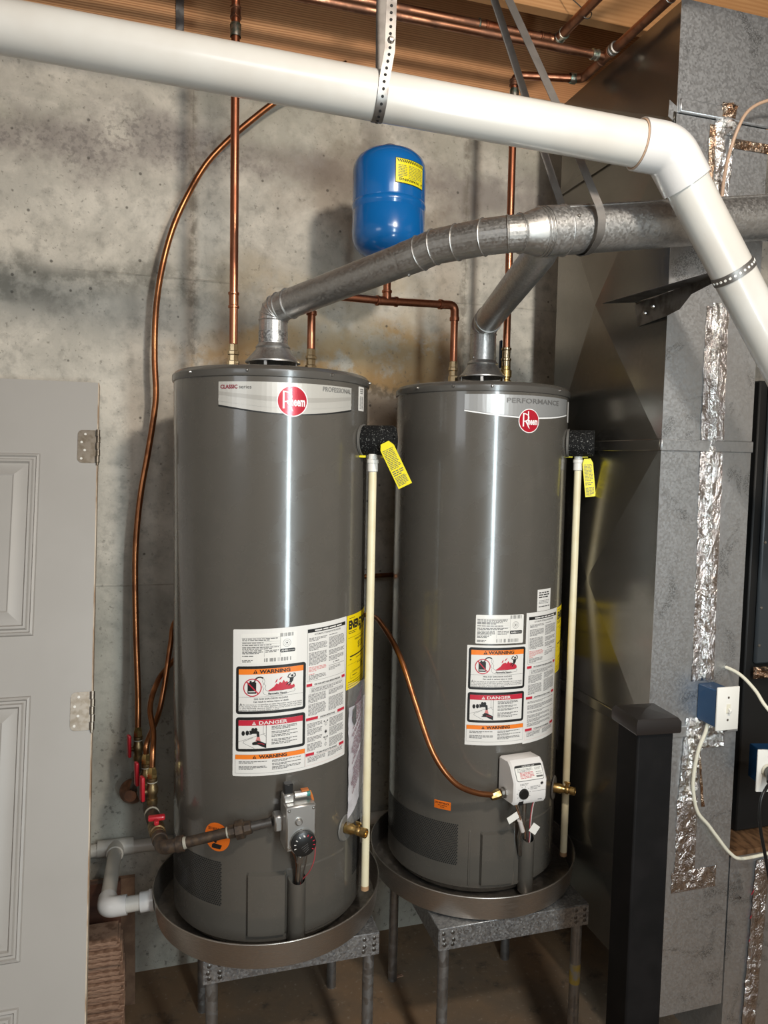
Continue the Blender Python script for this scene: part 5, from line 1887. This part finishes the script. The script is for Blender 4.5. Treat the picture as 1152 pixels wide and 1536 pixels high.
sc_ = P0 + dm * ((.397 - P0.x) / dm.x)
st = thing('hanger_strap', 'perforated steel strap holding up the middle of the white pipe', 'strap', sc_ - Vector((0, 0, .05)))
arc = wrap_strap(sc_, dm, RP + .0012, (0, -1, .12), 262)
if arc[8].z > sc_.z:
    arc = wrap_strap(sc_, dm, RP + .0012, (0, -1, .12), -262)
pts = [Vector((.416, 1.376, 3.318)), Vector((.408, 1.366, 2.75)), Vector((.402, sc_.y - RP - .0012, 2.47))] + arc + [arc[-1] + Vector((.002, .012, .12)), Vector((.414, 1.444, 3.318))]
MB().ribbon(pts, .020, .0012, (1, 0, 0)).build('band', 'strap_steel', st)
mb = MB()
holes(mb, pts, .02, 1.0, .0125, .0028, lambda p, t: (p - (sc_ + dm * (p - sc_).dot(dm))).normalized() if p.z < 2.43 else Vector((0, -1, 0)))
mb.build('strap_holes', 'hole_black', st, kind='stuff')
MB().lathe([(0, .006), (.004, .0055), (.0065, .002), (.0068, 0)], (.4035, sc_.y - RP - .0022, 2.487), (0, -1, 0), 8).build('bolt', 'steel', st)

c2 = PC + dl * ((2.135 - PC.z) / dl.z)
st2 = thing('hanger_strap', 'perforated steel strap tying the angled white pipe to the bracket', 'strap', c2 - Vector((0, 0, .05)))
dr = Vector((dl.z, 0, -dl.x)) * -1
arc2 = wrap_strap(c2, dl, RP + .0014, (-.8, .5, -.45), 230)
if sum(p.y for p in arc2) / len(arc2) > c2.y:
    arc2 = wrap_strap(c2, dl, RP + .0014, (-.8, .5, -.45), -230)
MB().ribbon(arc2, .019, .0012, dl).build('band', 'strap_steel', st2)
mb = MB()
holes(mb, arc2, .01, .3, .0105, .0028, lambda p, t: (p - (c2 + dl * (p - c2).dot(dl))).normalized())
mb.build('strap_holes', 'plate_white', st2, kind='stuff')

MB().ribbon(smooth_path([(.50, 1.73, 3.318), (.615, 1.640, 3.03), (.73, 1.553, 2.725), (.816, 1.484, 2.489), (.893, 1.4475, 2.300), (.910, 1.4445, 2.262), (.914, 1.4440, 2.235), (.914, 1.455, 2.203), (.914, 1.500, 2.1835), (.912, 1.546, 2.205), (.905, 1.558, 2.245), (.885, 1.562, 2.30), (.80, 1.580, 2.52), (.70, 1.610, 2.80), (.613, 1.645, 3.03), (.498, 1.733, 3.318)], 4), .019, .0014, (1, 0, .32)).build('hanger_strap', 'strap_steel',
     label='plain steel strap looped around the large vent pipe', cat='strap')
MB().box((aty(270, 20, 2.455).x, 2.470, 3.10), (.024, .004, .17)).box((aty(270, 20, 2.455).x, 2.4675, 3.04), (.020, .002, .04)).build('framing_strap', 'galv_leg', label='grey metal strap nailed on the rim joist', cat='strap')
MB().tube([(-.42, 2.36, 3.03), (-.41, 2.36, 3.30)], .02, 14).build('ceiling_stub_pipe', 'copper_old', label='short brown pipe stub at the upper left by the rim joist', cat='pipe')

# ================================================================== gas piping
gl = thing('gas_tube', 'long copper gas tube arching down the wall left of the left heater', 'pipe', (-.07, 2.33, .9))
gpx = [(520, 95, 2.36), (455, 128, 2.37), (413, 153, 2.38), (380, 178, 2.38), (345, 208, 2.385), (310, 245, 2.39), (283, 290, 2.39), (262, 335, 2.39), (248, 380, 2.39), (238, 430, 2.39), (233, 480, 2.39), (232, 540, 2.39), (234, 590, 2.39), (230, 630, 2.39), (221, 685, 2.385), (212, 735, 2.38), (206, 785, 2.375), (203, 835, 2.37), (203, 900, 2.36), (205, 980, 2.34), (207, 1040, 2.32), (207, 1094, 2.30)]
MB().tube(smooth_path([aty(*p) for p in gpx], 4), .0092, 14).build('tube', 'copper_tube', gl)


def flare(p, d, parent, r=.0135):
    MB().lathe([(.0092, .030), (.0100, .028), (r, .016), (r, .002), (r - .002, .0), (0, 0)], p, d, 6).build('flare_nut', 'brass', parent, sharp=25)


def ball_valve(p, parent_label, hdir, name='gas_shutoff_valve'):
    p = Vector(p)
    t = thing(name, parent_label, 'valve', p - Vector((0, 0, .075)))
    MB().lathe([(0, -.075), (.013, -.075), (.0145, -.072), (.0145, -.058), (.012, -.056), (.0125, -.048), (.0160, -.040), (.0165, -.030), (.013, -.020), (.0125, -.012), (.014, -.010), (.014, 0), (0, 0)], p, (0, 0, 1), 14).build('body', 'brass_dull', t)
    MB().lathe([(.0122, -.0125), (.0142, -.012), (.0142, -.009), (.012, -.0085)], p, (0, 0, 1), 14).build('thread_sealant', 'pipe_dope', t)
    h = Vector(hdir).normalized()
    q = p + Vector((0, 0, -.036))
    MB().tube([q, q + h * .024], .0065, 10).build('stem', 'brass_dull', t)
    rot = Matrix((h, Vector((0, 0, 1)).cross(h), Vector((0, 0, 1)))).transposed()
    MB().box(q + h * .027 + Vector((0, 0, .012)), (.010, .023, .068), rot=rot, bev=.004, seg=2).build('handle', 'handle_red', t, label='red lever handle')
    return t


p_end = aty(207, 1094, 2.30)
flare(p_end + Vector((0, 0, -.022)), (0, 0, 1), gl)
ball_valve(p_end + Vector((0, 0, -.022)), 'brass gas valve with a red handle at the foot of the long copper tube', (-1, -.35, 0))
mf = thing('gas_manifold', 'brown iron gas manifold coming forward from the wall left of the left heater', 'pipe', (-.05, 2.1, .7))
M0 = p_end + Vector((0, 0, -.148))
M1 = aty(226, 1215, 2.04)
M2 = aty(243, 1270, 1.795)
MB().tube([p_end + Vector((0, 0, -.098)), M0], .0112, 14).build('nipple', 'black_iron', mf)
MB().lathe([(0, 0), (.040, .002), (.040, .006), (.034, .018), (.020, .034), (.018, .050), (0, .050)], aty(199, 1186, 2.42), (-.1, -1, .1), 24).build('wall_flange', 'copper_old', mf)
MB().tube([aty(199, 1188, 2.42), M0], .0135, 14).build('wall_nipple', 'black_iron', mf)
MB().tube([M0, M1, M2 + (M1 - M2).normalized() * .05], .0138, 14).build('run', 'black_iron', mf)
for p in (M0, M0.lerp(M1, .55), M1, M1.lerp(M2, .25)):
    dd = (M1 - M0).normalized()
    MB().tube([p - dd * .024, p - dd * .019, p + dd * .019, p + dd * .024], [.0172, .0188, .0188, .0172], 16).build('tee', 'black_iron', mf)
MB().torus(M1.lerp(M2, .12), M2 - M1, .0175, .0025, 18, 6).build('thread_sealant', 'pipe_dope', mf)
dd = (M2 - M1).normalized()
mv = M1.lerp(M2, .55)
mvt = thing('gas_main_valve', 'red butterfly gas valve on the manifold ahead of the iron elbow', 'valve', mv - Vector((0, 0, .02)))
MB().tube([mv - dd * .040, mv - dd * .028, mv - dd * .026, mv - dd * .010, mv + dd * .010, mv + dd * .026, mv + dd * .028, mv + dd * .040], [.0165, .0165, .0195, .0205, .0205, .0195, .0165, .0165], 16).build('body', 'brass_dull', mvt)
MB().tube([mv, mv + Vector((0, 0, .030))], .0065, 10).build('stem', 'brass_dull', mvt)
MB().box(mv + Vector((0, 0, .030)), (.042, .018, .012), bev=.004, seg=2).box(mv + Vector((.0, -.014, .026)), (.012, .026, .012), bev=.003).build('handle', 'handle_red', mvt, label='red butterfly handle')

q2 = M0.lerp(M1, .55)
q3 = M1.copy()
for q, lab in ((q2, 'brass gas valve with a red handle, middle one on the manifold'), (q3, 'brass gas valve with a red handle nearest the camera on the manifold')):
    ball_valve(q + Vector((.004, 0, .090)), lab, (-1, -.35, 0))
v2p, v3p = q2 + Vector((.004, 0, .090)), q3 + Vector((.004, 0, .090))
g3 = thing('gas_tube', 'copper gas tube from the nearest manifold valve around to the right heater', 'pipe', v3p)
flare(v3p, (0, 0, 1), g3)
pth = [v3p + Vector((0, 0, .020)), v3p + Vector((0.002, .01, .07)), aty(230, 1098, 2.10), aty(225, 1062, 2.16), aty(233, 1030, 2.23), aty(248, 1005, 2.31), Vector((.09, 2.385, 1.115)), Vector((.25, 2.40, 1.15)), Vector((.42, 2.39, 1.20)), Vector((.54, 2.30, 1.215)), aty(556, 924, 2.19), aty(575, 940, 2.08), aty(600, 985, 1.96), aty(625, 1060, 1.88), aty(650, 1130, 1.82), aty(680, 1172, 1.795), aty(710, 1188, 1.795), aty(742, 1193, 1.796)]
MB().tube(smooth_path(pth, 5), .0080, 14).build('tube', 'copper_tube', g3)
fe = aty(742, 1193, 1.796)
iv = fr(H2, 4.0)[3](RH + .040, -.066, .806)
flare(iv, (fe - iv), g3, .013)
g2 = thing('gas_tube', 'copper gas tube from the middle manifold valve passing behind the left heater', 'pipe', v2p)
flare(v2p, (0, 0, 1), g2)
pth = [v2p + Vector((0, 0, .020)), v2p + Vector((.003, .003, .06)), aty(238, 1070, 2.23), aty(248, 1020, 2.27), aty(256, 965, 2.31), aty(264, 930, 2.345), Vector((.12, 2.40, 1.28)), Vector((.30, 2.415, 1.33)), Vector((.50, 2.40, 1.325)), Vector((.60, 2.385, 1.32)), Vector((.75, 2.41, 1.32)), Vector((.95, 2.42, 1.32))]
MB().tube(smooth_path(pth, 5), .0080, 14).build('tube', 'copper_tube', g2)

# black iron branch to the left gas control
gi = thing('iron_gas_pipe', 'black iron gas pipe running in front of the left heater to its valve', 'pipe', (.12, 1.76, .78))
VI = fr(H1, 5.0)[3](RH + .028, -.058, .832)
K0 = M2 + Vector((.0, -.004, -.002))
dK = (VI - K0).normalized()
ep = bend_path([M2 - dd * .052, K0, K0 + dK * .046], .026, 6)
MB().tube(ep, .0165, 18).build('elbow', 'black_iron', gi)
MB().tube([M2 - dd * .056, M2 - dd * .038], .0192, 18).build('elbow_bead', 'black_iron', gi)
MB().tube([K0 + dK * .036, K0 + dK * .052], .0192, 18).build('elbow_bead', 'black_iron', gi)
MB().lathe([(.012, .052), (.0150, .053), (.0140, .058), (.0125, .060)], K0, dK, 14).build('thread_sealant', 'pipe_dope', gi)
L_ = (VI - K0).length
MB().tube([K0 + dK * .05, K0 + dK * (L_ * .62)], .0126, 16).build('nipple', 'black_iron', gi)
MB().lathe([(.012, 0), (.0140, .001), (.0134, .005), (.0124, .006)], K0 + dK * (L_ * .585), dK, 14).build('thread_sealant', 'pipe_dope', gi)
MB().lathe([(.0125, 0), (.0165, .002), (.0165, .018), (.0235, .020), (.0235, .038), (.0175, .041), (.0165, .056), (.0120, .058)], K0 + dK * (L_ * .60), dK, 8).build('union', 'black_iron', gi, sharp=25)
MB().tube([K0 + dK * (L_ * .80), VI], .0112, 16).build('steel_nipple', 'steel_dark', gi)

# ================================================================== small PVC pan drain
pd = thing('pan_drain_pipe', 'grey-white PVC drain pipe along the wall base with an elbow to the left pan', 'pipe', (-.1, 2.3, .43))
ZD = .452
MB().tube([(-.95, 2.444, ZD), (1.15, 2.444, ZD - .01)], .0206, 20).build('wall_run', 'pvc_grey', pd)
MB().tube([(-.202, 2.444, ZD), (-.092, 2.444, ZD)], .0262, 24).build('tee', 'pvc_grey', pd)
MB().tube([(-.147, 2.444, ZD), (-.147, 2.395, ZD + .002)], .0262, 24).build('tee_branch', 'pvc_grey', pd)
EL = Vector((-.147, 2.040, .494))
MB().tube([(-.147, 2.41, ZD + .002), EL + Vector((0, .03, 0))], .0208, 20).build('branch', 'pvc_grey', pd)
MB().tube(bend_path([EL + Vector((0, .050, -.004)), EL, EL + Vector((.052, -.004, .004))], .030, 7), .0262, 24).build('elbow', 'pvc_fitting', pd)
MB().tube([EL + Vector((.04, -.003, .003)), (-.048, 2.034, .5005)], .0208, 20).build('stub', 'pvc_white', pd)
MB().tube([(-.060, 2.035, .4995), (-.026, 2.033, .5025)], .0262, 24).build('hub', 'pvc_fitting', pd)
MB().tube([(-.036, 2.033, .502), (-.0265, 2.033, .503)], .0285, 24).build('gasket', 'pvc_fitting', pd)

# bits of rubbish on the floor
for i, (x, y, l) in enumerate(((.735, 2.215, .03),)):
    MB().prism([(0, 0), (l, .006), (l * .9, .014), (.003, .010)], (x, y, .001), (1, 0, 0), (0, 1, 0), .003).build('wood_chip', 'plank_end', label='small wood chip on the floor beside a stand leg', cat='debris')
